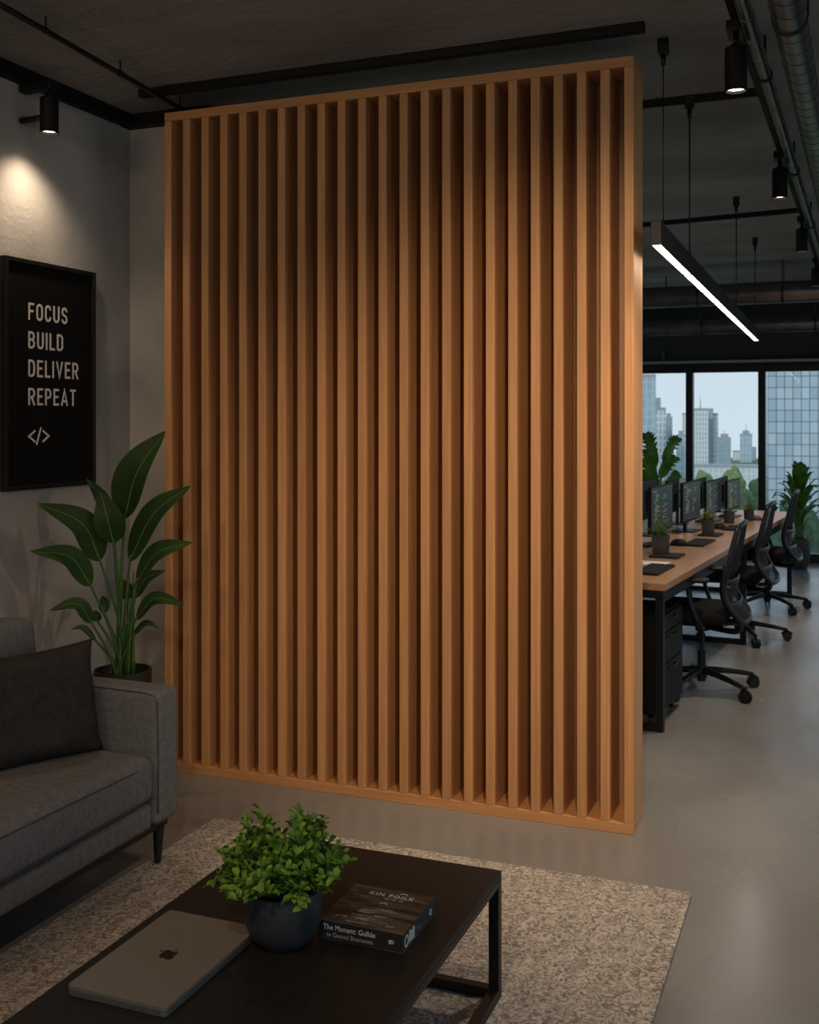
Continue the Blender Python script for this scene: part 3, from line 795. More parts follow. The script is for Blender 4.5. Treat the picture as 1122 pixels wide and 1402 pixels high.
# bowl pot with herb
HX, HY = -1.193, 2.222
t = thing('potted_herb', 'bushy green leafy plant in a round charcoal bowl on the coffee table', 'plant', (HX, HY, TZ))
bm = BM()
lathe(bm, [(0, 0), (.052, 0), (.060, .004), (.078, .025), (.088, .052), (.0905, .075), (.089, .098), (.084, .120), (.0815, .126), (.079, .1265), (.077, .123), (.081, .100), (.080, .095)], seg=56)
link('pot', bm, M['pot'], t, True)
bm = BM(); lathe(bm, [(.080, .100), (.05, .108), (0, .112)], seg=40); link('soil', bm, M['soil'], t, True)
rnd = random.Random(11)
bs, bl = BM(), BM()
def small_leaf(bm, p, d, L, W, up, fold=.25):
    d = d.normalized(); q = p + d * L
    mid = p + d * L * .55 + up * L * .12
    leaf(bm, [p, mid, q - up * L * .10], W, up, n=5, fold=fold, pw=.8, ribw=.02, rib=0)
for i in range(165):
    az = rnd.uniform(0, 2 * PI); el = math.acos(1 - rnd.uniform(0, 1) * 0.98)
    if rnd.random() < .45: el = rnd.uniform(.75, 1.55)
    Ls = rnd.uniform(.085, .125) * (1.12 if el < .7 else 1.0)
    b0 = Vector((math.cos(az) * .045 * rnd.random(), math.sin(az) * .045 * rnd.random(), .108))
    d = Vector((math.sin(el) * math.cos(az), math.sin(el) * math.sin(az), math.cos(el) * 1.15 + .25))
    mid = b0 + d * Ls * .55 + Vector((0, 0, .012)); tip = b0 + d * Ls + Vector((0, 0, .004 - .028 * max(0, el - .9)))
    S = spline([b0, mid, tip], 7)
    tube(bs, S, [.0014] * 6 + [.0009, .0006], 5)
    for k in range(2, 8):
        for s in (0, 1):
            a2 = rnd.uniform(0, 2 * PI)
            out = Vector((math.cos(a2), math.sin(a2), rnd.uniform(-.25, .55)))
            out = (out + d * .7).normalized()
            up = (Vector((0, 0, 1)) + Vector((math.cos(az), math.sin(az), 0)) * .5 + Vector((rnd.uniform(-.4, .4), rnd.uniform(-.4, .4), 0))).normalized()
            L = rnd.uniform(.020, .036) * (.8 if k == 7 else 1)
            small_leaf(bl, S[k], out, L, L * .52, up)
link('stems', bs, M['herbstem'], t, True); link('foliage', bl, M['herb'], t, True)

# book
BXc, BYc = -1.019, 2.372
t = thing('book', 'thick square dark book with a moody landscape cover on the coffee table', 'book', (BXc, BYc, TZ))
bw, bd, bh = .211, .208, .043
bm = BM(); box(bm, -bw / 2 + .001, bw / 2 - .0012, -bd / 2 + .0012, bd / 2 - .001, .001, bh - .0008); link('side_block', bm, M['boxside'], t)
bm = BM(); box(bm, -bw / 2, bw / 2, -bd / 2, bd / 2, bh - .0012, bh, .0003, 1); box(bm, -bw / 2, bw / 2, -bd / 2, bd / 2, 0, .0012, .0003, 1); link('cover', bm, M['cover'], t)
bm = BM(); box(bm, -bw / 2, bw / 2, -bd / 2, -bd / 2 + .0014, .0012, bh - .0012); link('spine', bm, M['boxfront'], t)
def top_m(x, y): return Matrix.Translation((x, y, bh + .0003))
def front_m(x, z): return Matrix.Translation((x, -bd / 2 - .0003, z)) @ Matrix.Rotation(PI / 2, 4, 'X')
def side_m(y, z): return Matrix.Translation((bw / 2 - .0008, y, z)) @ Matrix.Rotation(PI / 2, 4, 'Z') @ Matrix.Rotation(PI / 2, 4, 'X')
font_text('title', 'KIN FOILK', .021, top_m(-.052, .062), M['silver'], t, 1.22, 1.0, offset=.0001)
font_text('subtitle', 'worrtd  mo', .008, top_m(-.006, .049), M['silver'], t, 1.3)
font_text('cover_caption', 'm CO', .011, top_m(-.078, -.072), M['goldwarm'], t, 1.0)
font_text('cover_caption', '\u00abTTm\u00bb', .010, top_m(-.030, -.072), M['silver'], t, 1.1)
font_text('cover_caption', 'CUr', .012, top_m(.052, -.085), M['goldwarm'], t, 1.0)
bm = BM()
fnt = lambda x, y, z: Vector((x, y, bh + z))
ribbon(bm, arc(.032, .082, .010, .009, 20, 160, 8), .0012, fnt, .0004); link('emblem', bm, M['silver'], t)
bm = BM(); ribbon(bm, arc(.004, .020, .0085, .008, 10, 170, 8), .0013, fnt, .0004); link('emblem', bm, M['silver'], t)
r2 = random.Random(5); bm = BM()
for i in range(16):
    y = -.005 - .0042 * i; L = r2.uniform(.02, .06); x = -.02 + r2.uniform(-.028, .03)
    ribbon(bm, [(x, y), (x + L * .5, y + r2.uniform(-.001, .001)), (x + L, y)], r2.uniform(.0004, .001), fnt, .0003)
ribbon(bm, [(-.045, -.088), (.012, -.087)], .0010, fnt, .0003)
link('cover_lines', bm, M['goldwarm'], t)
font_text('spine_title', 'The Monent: Gullde', .0175, front_m(-.094, .0235), M['silver'], t, 1.0, .92)
font_text('spine_title', 'to Gwned Bnamsnen', .0150, front_m(-.086, .0075), M['goldwarm'], t, 1.0, .92)
font_text('spine_badge', 'ED', .0115, front_m(.070, .0175), M['silver'], t, .9, 1.0, offset=.0002)
bm = BM(); fns = lambda x, y, z: Vector((bw / 2 - .0012 + z, x, y))
ribbon(bm, arc(-.080, .018, .010, .012, 0, 345, 16), .0022, fns, .0005, True); link('side_emblem', bm, M['silver'], t)
bm = BM()
for i in range(5): ribbon(bm, [(-.062 + .007 * i, .006 + .001 * (i % 2)), (-.060 + .007 * i, .034 - .002 * (i % 3))], .0026, fns, .0005)
link('side_block_mark', bm, M['silver'], t)
bm = BM(); ribbon(bm, arc(.076, .018, .006, .006, 0, 330, 10), .0016, fns, .0005, True); link('side_emblem', bm, M['silver'], t)
font_text('side_text', 'Lu:a', .018, side_m(-.018, .012), mat('side_faint_ink', (.15, .15, .15), .5), t)

# ---------------------------------------------------------------- big floor plant by the partition
PD = 4.40
pxx, pyy = world_xy(168, PD)
k = PD / F
t = thing('floor_plant', 'tall broad-leaved green plant in black pot behind the sofa, beside the partition', 'plant', (pxx, pyy, 0), TH)
zr = EYE - (916 - 575) * k
bm = BM(); R = .1155
lathe(bm, [(0, 0), (R * .80, 0), (R * .84, .006), (R, zr - .02), (R, zr), (R - .008, zr), (R - .010, zr - .03), (R - .012, zr - .034)], seg=48); link('pot', bm, M['potb'], t, True, angle=50)
bm = BM(); lathe(bm, [(R - .010, zr - .034), (.05, zr - .026), (0, zr - .024)], seg=32); link('soil', bm, M['soil'], t, True)
def pp(q, dep=0.0):
    u = q[0] * 300 / 1052; v = 560 + q[1] * 400 / 1402
    dd = PD + dep
    return Vector(((u - 561) / F * dd - (168 - 561) / F * PD, dep, EYE - (v - 575) / F * dd))
LEAVES = [  # base, middle, tip (zoomed picture units), width m, face direction, depths
    ((600, 520), (660, 300), (797, 105), .142, (-.25, -1, .1), (.00, -.02, -.02), 1.25, .8),
    ((625, 725), (740, 500), (918, 368), .118, (-.45, -1, .45), (-.06, -.10, -.10), 1.0, 1.0),
    ((655, 830), (755, 690), (925, 640), .098, (-.4, -.9, .6), (-.10, -.17, -.20), 1.0, 1.0),
    ((655, 1005), (745, 910), (890, 940), .064, (-.2, -.9, .6), (-.08, -.14, -.18), 1.0, 1.0),
    ((640, 1085), (700, 1028), (765, 1052), .028, (-.2, -.9, .6), (-.04, -.06, -.08), 1.0, 1.0),
    ((480, 725), (395, 550), (178, 452), .120, (.40, -1, .5), (-.05, -.12, -.16), 1.0, 1.0),
    ((435, 845), (335, 710), (145, 683), .096, (.35, -.9, .6), (-.10, -.16, -.20), 1.0, 1.0),
    ((440, 1025), (370, 935), (235, 968), .058, (.2, -.9, .6), (-.10, -.15, -.18), 1.0, 1.0),
    ((460, 1112), (400, 1050), (338, 1058), .026, (.2, -.9, .6), (-.10, -.13, -.15), 1.0, 1.0),
    ((545, 640), (515, 520), (482, 395), .112, (.1, -1, .1), (-.08, -.12, -.10), 1.0, 1.15),
    ((545, 560), (490, 430), (415, 333), .062, (.3, -1, .3), (.06, .08, .06), 1.0, 1.0),
    ((612, 915), (610, 865), (590, 818), .066, (-.2, -1, .1), (.04, .05, .05), 1.0, 1.0),
    ((650, 905), (700, 815), (795, 775), .060, (-.3, -1, .5), (.08, .10, .10), 1.0, 1.0),
    ((470, 1020), (462, 990), (452, 965), .040, (.2, -1, .1), (.05, .05, .05), 1.0, 1.0),
    ((500, 980), (500, 930), (490, 895), .045, (.2, -1, .1), (.08, .09, .09), 1.0, 1.0)]
bl, bs = BM(), BM(); rp = random.Random(3)
for (b0, m0, t0, W, fc, dp, wl, wr) in LEAVES:
    P = [pp(b0, dp[0]), pp(m0, dp[1]), pp(t0, dp[2])]
    leaf(bl, P, W, fc, n=16, fold=.16, pw=.70, wl=wl, wr=wr, ribw=.02)
    foot = Vector((rp.uniform(-.05, .05), rp.uniform(-.05, .03), zr - .03))
    foot.x += (P[0].x) * .25
    mid = foot.lerp(P[0], .5); mid.x = foot.x + (P[0].x - foot.x) * .36
    S = spline([foot, mid, P[0], P[0] + (P[1] - P[0]) * .06], 12)
    tube(bs, S, [.0075 - .0045 * i / 12 for i in range(13)], 8)
for i in range(7):
    a = Vector((rp.uniform(-.045, .045), rp.uniform(-.04, .04), zr - .03)); b = a + Vector((rp.uniform(-.02, .02), rp.uniform(-.02, .02), rp.uniform(.25, .5)))
    tube(bs, spline([a, (a + b) / 2, b], 6), [.008, .0075, .007, .006, .005, .004, .003], 8)
link('foliage', bl, [M['leaf'], M['rib']], t, True); link('stems', bs, M['stalk'], t, True)

# ---------------------------------------------------------------- desk row
DXo, DYo, DA = -.80, 5.45, math.radians(-5.2)
DL, DWd, DZ = 4.72, 1.40, .74
desk = thing('desk', 'long wood-topped bench desk on a black steel frame behind the partition', 'desk', (DXo, DYo, 0), DA)
bm = BM(); box(bm, -DWd, 0, 0, DL, DZ - .036, DZ, .002, 2); link('worktop', bm, M['desk'], desk)
bm = BM()
for x in (-.055, -DWd + .015): box(bm, x, x + .04, .05, DL - .05, DZ - .10, DZ - .037, .002, 1)
for y in (.008, DL - .048): box(bm, -DWd + .015, -.012, y, y + .04, DZ - .076, DZ - .037, .002, 1)
link('under_frame', bm, M['black'], desk)
for y in (.008, DL / 2, DL - .048):
    for x in (-.052, -DWd + .015):
        bm = BM(); box(bm, x, x + .04, y, y + .04, 0, DZ - .077 if y != DL / 2 else DZ - .10, .002, 1); link('leg', bm, M['black'], desk)
    bm = BM(); box(bm, -DWd + .055, -.052, y, y + .04, 0, .035, .002, 1); link('foot_bar', bm, M['black'], desk)
bm = BM(); box(bm, -DWd / 2 - .009, -DWd / 2 + .009, .3, DL - .3, .36, DZ - .037, .002, 1); link('modesty_panel', bm, M['blackmatte'], desk)
cd, sd = math.cos(DA), math.sin(DA)
def on_desk(x, y, z=DZ):  # desk frame -> world
    return (DXo + x * cd - y * sd, DYo + x * sd + y * cd, z)
def world_of(u, v, z=DZ):  # a point of the worktop seen at (u, v)
    d = F * (EYE - z) / (v - 575); x, y = world_xy(u, d); return (x, y, z)

# drawer pedestal
c0 = on_desk(-.245, .320, 0)
t = thing('drawer_pedestal', 'black three-drawer pedestal on castors under the near end of the desk', 'drawer unit', c0, DA)
bm = BM(); box(bm, -.20, .185, -.255, .255, .065, .560, .003, 1); link('body', bm, M['blackmatte'], t)
for (z0, z1) in ((.465, .552), (.305, .459), (.072, .299)):
    bm = BM(); box(bm, .185, .203, -.251, .251, z0, z1, .002, 1); d = link('drawer', bm, M['blackmatte'], t)
    bm = BM(); zc = z1 - .028; tube(bm, [(.203, -.07, zc), (.218, -.065, zc), (.218, .065, zc), (.203, .07, zc)], .005, 8); link('handle', bm, M['black'], d)
for sx in (-1, 1):
    for sy in (-1, 1):
        bm = BM(); cyl(bm, (sx * .15 - .012, sy * .21, .028), (sx * .15 + .012, sy * .21, .028), .028, seg=20); box(bm, sx * .15 - .016, sx * .15 + .016, sy * .21 - .014, sy * .21 + .014, .03, .066, .003, 1)
        link('caster', bm, M['rubber'], t, True, angle=40)

# ---------------------------------------------------------------- office chairs (front towards -X)
def make_chair(label, loc, rz):
    t = thing('office_chair', label, 'office chair', loc, rz, 'mesh-back office chairs along the desk')
    ang = [36, 108, 180, 252, 324]
    bm = BM(); cyl(bm, (0, 0, .075), (0, 0, .145), .032, .030, seg=20)
    for a in ang:
        r = math.radians(a); c, s = math.cos(r), math.sin(r)
        tube(bm, spline([(c * .02, s * .02, .118), (c * .16, s * .16, .105), (c * .30, s * .30, .082), (c * .325, s * .325, .078)], 8), [.026, .025, .023, .021, .019, .017, .016, .015, .013], 8, flat=(.95, .75))
    link('star_base', bm, M['chair'], t, True, angle=45)
    for a in ang:
        r = math.radians(a); c, s = math.cos(r), math.sin(r); bm = BM()
        x, y = c * .325, s * .325; q = Vector((-s, c, 0)) if a not in (36,) else Vector((-s, c, 0))
        for o_ in (-.014, .014):
            p = Vector((x, y, .030)) + q * o_; cyl(bm, p - q * .009, p + q * .009, .030, seg=20)
        cyl(bm, (x, y, .03), (x, y, .080), .009, seg=10); tube(bm, [Vector((x, y, .035)) + Vector((c, s, 0)) * (.034 * math.cos(w)) + Vector((0, 0, .034 * math.sin(w))) for w in [0.2, .8, 1.57, 2.3, 2.9]], .008, 6)
        link('caster', bm, M['rubber'], t, True, angle=40)
    bm = BM(); cyl(bm, (0, 0, .055), (0, 0, .23), .024, seg=20); cyl(bm, (0, 0, .23), (0, 0, .385), .014, seg=16); link('gas_column', bm, M['chair'], t, True, angle=40)
    bm = BM(); box(bm, -.11, .13, -.075, .075, .375, .420, .012, 2); tube(bm, [(-.02, .06, .40), (-.02, .21, .395), (-.02, .235, .40)], .006, 6); link('seat_mechanism', bm, M['chair'], t, True, angle=40)
    bm = BM(); rounded(bm, (-.06, 0, .455), (.45, .47, .075), .032, (.004, .004, .012), n=8); link('seat', bm, M['seat'], t, True)
    prof = [(.222, .958), (.200, .86), (.173, .74), (.150, .64), (.158, .56), (.200, .49), (.238, .435), (.218, .385), (.12, .375), (.02, .385)]
    hw = [.185, .205, .222, .226, .22, .21, .195, .165, .10, .06]
    bm = BM()
    for s in (-1, 1):
        S = spline([(x, s * h, z) for (x, z), h in zip(prof, hw)], 30)
        tube(bm, S, [.013 + .007 * math.sin(PI * min(1, i / 26)) for i in range(31)], 10, flat=(1.0, 1.25))
    tube(bm, spline([(.222, -.185, .958), (.232, -.10, .966), (.235, 0, .968), (.232, .10, .966), (.222, .185, .958)], 12), .015, 10)
    tube(bm, spline([(.238, -.195, .435), (.258, -.08, .425), (.261, 0, .424), (.258, .08, .425), (.238, .195, .435)], 10), .014, 8)
    link('back_frame', bm, M['chair'], t, True)
    bm = BM(); N = 16; rows = []
    for i in range(N + 1):
        f = i / N * 6; j = min(int(f), 5); fr = f - j
        x = prof[j][0] * (1 - fr) + prof[j + 1][0] * fr; z = prof[j][1] * (1 - fr) + prof[j + 1][1] * fr; h = hw[j] * (1 - fr) + hw[j + 1] * fr
        rows.append([bm.verts.new((x + .028 * (1 - (q / 6 - 1) ** 2) - .004, h * (q / 6 - 1), z)) for q in range(13)])
    for A, B in zip(rows, rows[1:]):
        for q in range(12): bm.faces.new((A[q], A[q + 1], B[q + 1], B[q])).smooth = True
    link('mesh_back', bm, M['meshf'], t, True)
    bm = BM(); tube(bm, spline([(.152, -.222, .655), (.189, -.12, .650), (.200, 0, .648), (.189, .12, .650), (.152, .222, .655)], 12), .012, 8, flat=(.6, 1.5)); tube(bm, spline([(.180, -.212, .52), (.208, -.10, .515), (.216, 0, .514), (.208, .10, .515), (.180, .212, .52)], 12), .016, 8, flat=(.5, 1.6))
    link('lumbar_support', bm, M['chair'], t, True)
    for s in (-1, 1):
        bm = BM(); tube(bm, spline([(.02, s * .10, .40), (.04, s * .22, .405), (.02, s * .268, .45), (-.02, s * .272, .56), (-.03, s * .270, .655)], 14), [.014] * 15, 8, flat=(.8, 1.5))
        ar = link('armrest', bm, M['chair'], t, True)
        bm = BM(); rounded(bm, (-.045, s * .268, .668), (.25, .075, .026), .012, n=5); link('arm_pad', bm, M['chair'], ar, True)
    return t
c1 = make_chair('nearest black mesh office chair at the desk, closest to the oak partition', (-.735, 6.41, 0), math.radians(-2))
def turn_base(ch, a):
    for o in ch.children:
        if o.name.split('.')[0] in ('star_base', 'caster'): o.rotation_euler = (0, 0, math.radians(a))
turn_base(copy_tree(c1, (-.664, 8.03, 0), math.radians(-4), 'middle black mesh office chair, second along the desk'), -25)
turn_base(copy_tree(c1, (-.55, 9.38, 0), math.radians(-3), 'farthest black mesh office chair, in front of the right floor plant'), -12)

# ---------------------------------------------------------------- monitors (screen towards +X)
def make_monitor(label, loc, rz, grp, seed, code=True, Hm=.285, zb=.085):
    t = thing('monitor', label, 'monitor', loc, rz, grp)
    W = .50
    bm = BM(); box(bm, -.012, .010, -W / 2, W / 2, zb, zb + Hm, .003, 1); box(bm, -.03, -.012, -.12, .12, zb + .05, zb + .20, .006, 2); link('housing', bm, M['blackmatte'], t)
    bm = BM(); box(bm, .0101, .0112, -W / 2 + .007, W / 2 - .007, zb + .016, zb + Hm - .007); link('screen', bm, M['screen'], t)
    if code:
        r = random.Random(seed); by, bg = BM(), BM()
        box(by, .0113, .0117, -.22, -.12, zb + Hm - .034, zb + Hm - .030)
        for i in range(20):
            z = zb + Hm - .050 - .0088 * i; ind = r.choice((0, .02, .04, .06)); L = r.uniform(.02, .13)
            tgt = bg if r.random() < .22 else by
            y = -.19 + ind
            box(tgt, .0113, .0117, y, y + L, z, z + .0030)
            if r.random() < .6:
                y2 = -.02 + ind * .8 + r.uniform(0, .05); box(tgt, .0113, .0117, y2, y2 + r.uniform(.015, .08), z, z + .0030)
        link('code_text', by, M['code_y'], t); link('code_text', bg, M['code_g'], t)
    bm = BM(); box(bm, -.05, -.03, -.025, .025, .006, zb + .15, .004, 1); link('stand_neck', bm, M['black'], t)
    bm = BM(); rrect(bm, -.03, 0, .17, .22, .012, 0, .008); link('stand_foot', bm, M['black'], t)
    return t
g1 = 'code monitors facing the chairs'; g2 = 'monitors on the opposite side of the desk'
HM = ((.295, .095), (.287, .077), (.27, .06), (.25, .062))
for i, (u, d, lab) in enumerate(((905, 7.0, 'nearest monitor with code on a dark screen, behind the first desk pot'),
                                 (946, 7.9, 'second dark code monitor in the row, left of the pot on the notebook'),
                                 (976, 8.7, 'third dark code monitor in the row, behind the second desk pot'),
                                 (1004, 9.12, 'farthest dark code monitor in the row, left of the farthest desk pot'))):
    x, y = world_xy(u, d); make_monitor(lab, (x, y, DZ), DA - math.radians(2.0), g1, 20 + i, True, *HM[i])
for i, (u, d, lab) in enumerate(((888, 7.65, 'monitor back partly hidden by the oak partition edge'),
                                 (921, 8.50, 'black monitor back seen between first and second code screens'),
                                 (960, 9.15, 'black monitor back seen between second and third code screens'),
                                 (990, 9.62, 'farthest black monitor back, right of the third code screen'))):
    x, y = world_xy(u, d); make_monitor(lab, (x, y, DZ), DA + PI + math.radians(3), g2, 40 + i, False, .26, (.12, .085, .06, .045)[i])

# ---------------------------------------------------------------- things on the desk
def keyboard(label, u, v, L=.40, Wd=.14):
    x, y, z = world_of(u, v)
    t = thing('keyboard', label, 'keyboard', (x, y, DZ), DA, 'keyboards on the desk')
    bm = BM(); rrect(bm, 0, 0, Wd, L, .008, 0, .010); link('body', bm, M['black'], t)
    bm = BM()
    for r in range(5):
        for c in range(15): cx = -Wd / 2 + .016 + r * (Wd - .03) / 4.2; cy = -L / 2 + .018 + c * (L - .036) / 14; box(bm, cx - .010, cx + .010, cy - .010, cy + .010, .010, .0135)
    link('keys', bm, M['keys'], t)
keyboard('black keyboard at the near desk end, partly hidden by the partition', 896, 781)
keyboard('black keyboard in the middle of the desk, between the first two pots', 958, 744)
keyboard('small black keyboard farther back, behind the nearest chair back', 1006, 724, .34, .12)
def mouse(label, u, v, m, s=1.0):
    x, y, z = world_of(u, v); t = thing('computer_mouse', label, 'mouse', (x, y, DZ), DA, 'mice on the desk')
    bm = BM(); N = 14; rings = []
    lathe(bm, [(0, 0), (.030 * s, 0), (.033 * s, .006 * s), (.032 * s, .016 * s), (.024 * s, .030 * s), (.012 * s, .037 * s), (0, .039 * s)], seg=24)
    for v_ in bm.verts: v_.co.x *= 1.45
    link('shell', bm, m, t, True)
    bm = BM(); cyl(bm, (.018 * s, -.004, .033 * s), (.018 * s, .004, .033 * s), .007 * s, seg=12); link('scroll_wheel', bm, M['rubber'], t)
mouse('black mouse beside the first small desk pot', 930, 747, M['blackmatte'], 1.15)
mouse('black mouse left of the far small keyboard', 985, 724, M['blackmatte'], 1.1)
mouse('pale grey mouse near the far end of the desk, beside the last pot', 1036, 712, M['mousew'], 1.0)
def notebook(label, u, v, w, h, zr=0):
    x, y, z = world_of(u, v); t = thing('notebook', label, 'notebook', (x, y, DZ), DA + zr, None)
    bm = BM(); rrect(bm, 0, 0, w, h, .004, 0, .002); rrect(bm, 0, 0, w, h, .004, .010, .012); box(bm, -w / 2, -w / 2 + .003, -h / 2 + .004, h / 2 - .004, .002, .010); link('cover', bm, M['notebook'], t)
    bm = BM(); box(bm, -w / 2 + .003, w / 2 - .003, -h / 2 + .003, h / 2 - .003, .002, .010); link('pages', bm, M['keys'], t)
    bm = BM(); box(bm, w / 2 - .022, w / 2 - .018, -h / 2, h / 2, .0118, .0126); link('elastic_band', bm, M['black'], t)
    return (x, y)
notebook('black notebook under the first and nearest desk pot', 914, 762, .17, .21)
notebook('black notebook under the second desk pot', 974, 733, .14, .21)
x, y, z = world_of(893, 771)
bm = BM(); box(bm, -.09, .09, -.08, .08, 0, .0012); tag(link('paper_sheet', bm, M['paper'], loc=(x, y, DZ), rot=(0, 0, DA)), 'white sheet of paper beside the near keyboard, by the partition edge', 'paper')

def desk_plant(label, u, v, r, h, dz, spikes, Ls, seed, upness=1.0):
    x, y, z = world_of(u, v, DZ + dz)
    t = thing('desk_plant', label, 'plant', (x, y, DZ + dz), 0, 'small potted plants on the desk')
    bm = BM(); lathe(bm, [(0, 0), (r * .88, 0), (r * .93, .004), (r, h * .5), (r, h), (r - .006, h), (r - .007, h - .012)], seg=36); link('pot', bm, M['potg'], t, True, angle=50)
    bm = BM(); lathe(bm, [(r - .007, h - .012), (0, h - .008)], seg=24); link('soil', bm, M['soil'], t)
    bm = BM(); rr = random.Random(seed)
    for i in range(spikes):
        az = rr.uniform(0, 2 * PI); el = rr.uniform(.05, 1.15); L = Ls * rr.uniform(.6, 1.05)
        d = Vector((math.sin(el) * math.cos(az), math.sin(el) * math.sin(az), math.cos(el) * upness))
        b0 = Vector((math.cos(az) * r * .3 * rr.random(), math.sin(az) * r * .3 * rr.random(), h - .01))
        m0 = b0 + d * L * .5; t0 = b0 + d * L - Vector((0, 0, L * .18 * el)) 
        leaf(bm, [b0, m0, t0], Ls * .15, Vector((-d.x * .6, -d.y * .6, 1)), n=6, fold=.5, pw=.55, rib=0)
        if rr.random() < .5:
            for q in range(3):
                p = b0.lerp(t0, .45 + .18 * q); a2 = rr.uniform(0, 2 * PI)
                leaf(bm, [p, p + Vector((math.cos(a2), math.sin(a2), .6)) * L * .12, p + Vector((math.cos(a2), math.sin(a2), .9)) * L * .24], Ls * .10, (0, 0, 1), n=4, fold=.4, pw=.6, rib=0)
    link('foliage', bm, M['succ'], t, True)
desk_plant('nearest small spiky plant in a dark grey pot, standing on a notebook', 905, 757, .053, .110, .0126, 34, .125, 1, 1.15)
desk_plant('second small feathery plant in a dark grey pot on a notebook', 970, 731, .044, .098, .0126, 34, .11, 2, 1.0)
desk_plant('third small plant in a dark grey pot, with the lowest tuft', 999, 716, .042, .085, 0, 22, .062, 3)
desk_plant('farthest small pale green succulent in a dark grey pot on the desk', 1026, 713, .040, .092, 0, 24, .09, 4, 1.1)

# ---------------------------------------------------------------- office floor plants
def floor_pot(t, r, h, m, belly=1.12):
    bm = BM(); lathe(bm, [(0, 0), (r * .72, 0), (r * .80, .008), (r * belly * .97, h * .30), (r * belly, h * .55), (r * 1.05, h * .9), (r, h), (r - .012, h), (r - .014, h - .03)], seg=44); link('pot', bm, m, t, True, angle=55)
    bm = BM(); lathe(bm, [(r - .014, h - .03), (0, h - .022)], seg=28); link('soil', bm, M['soil'], t)
x, y = world_xy(1095, 11.35)
t = thing('floor_plant', 'lush green plant in a rounded grey pot by the right window', 'plant', (x, y, 0))
floor_pot(t, .098, .31, M['potg'])
bl, bs = BM(), BM(); rr = random.Random(21)
for i in range(34):
    f = i / 33; az = i * 2.399; z0 = .50 + .40 * f; el = 1.25 - 1.1 * f ** 1.5 + rr.uniform(-.08, .08)
    L = .30 - .06 * f
    hz = Vector((math.cos(az), math.sin(az), 0))
    d = hz * math.sin(el) + Vector((0, 0, math.cos(el)))
    b0 = hz * (.05 * (1 - f) + .02) + Vector((0, 0, z0)); dr = math.sin(el)
    leaf(bl, [b0, b0 + d * L * .45 + Vector((0, 0, .055 * dr)), b0 + d * L * .8 + Vector((0, 0, .035 * dr)), b0 + d * L - Vector((0, 0, .05 * dr))], .085 + .02 * f, -hz * .6 + Vector((0, 0, 1)), n=11, fold=.22, pw=.68, rib=0)
    s0 = hz * .045 + Vector((0, 0, .285)); mid = s0.lerp(b0, .5) - hz * .02
    tube(bs, spline([s0, mid, b0, b0 + d * .03], 7), [.0085, .008, .0075, .007, .006, .005, .0045, .003], 6)
link('foliage', bl, M['phil'], t, True); link('stems', bs, M['stalk'], t, True)

x, y = world_xy(899, 11.0)
t = thing('floor_plant', 'tall plant with jagged lobed leaves behind the monitors, beside the partition edge', 'plant', (x, y, 0))
floor_pot(t, .15, .34, M['potg'], 1.08)
bl, bs = BM(), BM()
def rv(q): # picture offsets (px at 11 m) to plant frame
    r_ = (q[0] - 899) / F * 11.0; z_ = EYE - (q[1] - 575) / F * 11.0
    return Vector((r_ * CS - q[2] * SN, r_ * SN + q[2] * CS, z_))
for (b0, t0, W, dp) in (((898, 640), (884, 594), .20, .0), ((906, 634), (924, 600), .17, -.1), ((906, 655), (930, 628), .19, .05), ((896, 668), (876, 628), .22, -.08), ((908, 668), (922, 650), .14, -.15), ((892, 660), (866, 648), .2, .1), ((899, 655), (897, 618), .17, .2), ((890, 680), (868, 676), .16, -.1)):
    B = rv((*b0, dp)); T = rv((*t0, dp * 2)); md = (B + T) / 2 + Vector((0, 0, .05))
    fc = Vector((-SN * -1 * .5, -CS, .55))
    # a blade with finger-like side lobes
    S = spline([B, md, T], 8); ax = (T - B).normalized(); sd_ = ax.cross(fc).normalized()
    leaf(bl, [B, md, T], W * .56, fc, n=8, fold=.2, pw=.6, rib=0)
    for j in range(1, 8):
        ln = W * (.62 * math.sin(PI * (j + .6) / 9) + .1)
        for s in (-1, 1):
            p = S[j]; q = p + sd_ * s * ln * .62 + ax * ln * .5
            leaf(bl, [p, (p + q) / 2 + Vector((0, 0, .012)), q], W * .20, fc, n=5, fold=.15, pw=.6, rib=0)
    tube(bs, spline([(0, 0, .30), ((B.x) * .35, (B.y) * .35, .30 + (B.z - .30) * .6), B, B + ax * .02], 10), [.012 - .0008 * i for i in range(11)], 7)
link('foliage', bl, M['phil'], t, True); link('stems', bs, M['stalk'], t, True)

# ---------------------------------------------------------------- the city outside
GZ = -28.0
bm = BM(); box(bm, -700, 500, 13.2, 880, GZ - 1, GZ); struct('ground', bm, mat('park_ground', (.10, .15, .07), .95, var=.4, vscale=.05))
fac = {
    'a': facade_mat('facade_blue_glass', (.33, .44, .53), (.42, .52, .60), (.52, .59, .64), 2.2, 3.4, .25),
    'b': facade_mat('facade_pale_grid', (.34, .42, .48), (.44, .52, .58), (.70, .73, .75), 1.6, 2.6, .42, .6),
    'c': facade_mat('facade_slate', (.26, .35, .42), (.33, .42, .49), (.36, .44, .50), 1.8, 2.8, .2),
    'd': facade_mat('facade_big_panes', (.34, .44, .53), (.50, .59, .66), (.10, .16, .20), 1.35, 1.95, .075, .25),
    'e': facade_mat('facade_light', (.50, .56, .61), (.60, .64, .68), (.68, .70, .72), 2.0, 3.0, .3, .6)}
roofm = mat('roof_grey', (.35, .38, .41), .8)
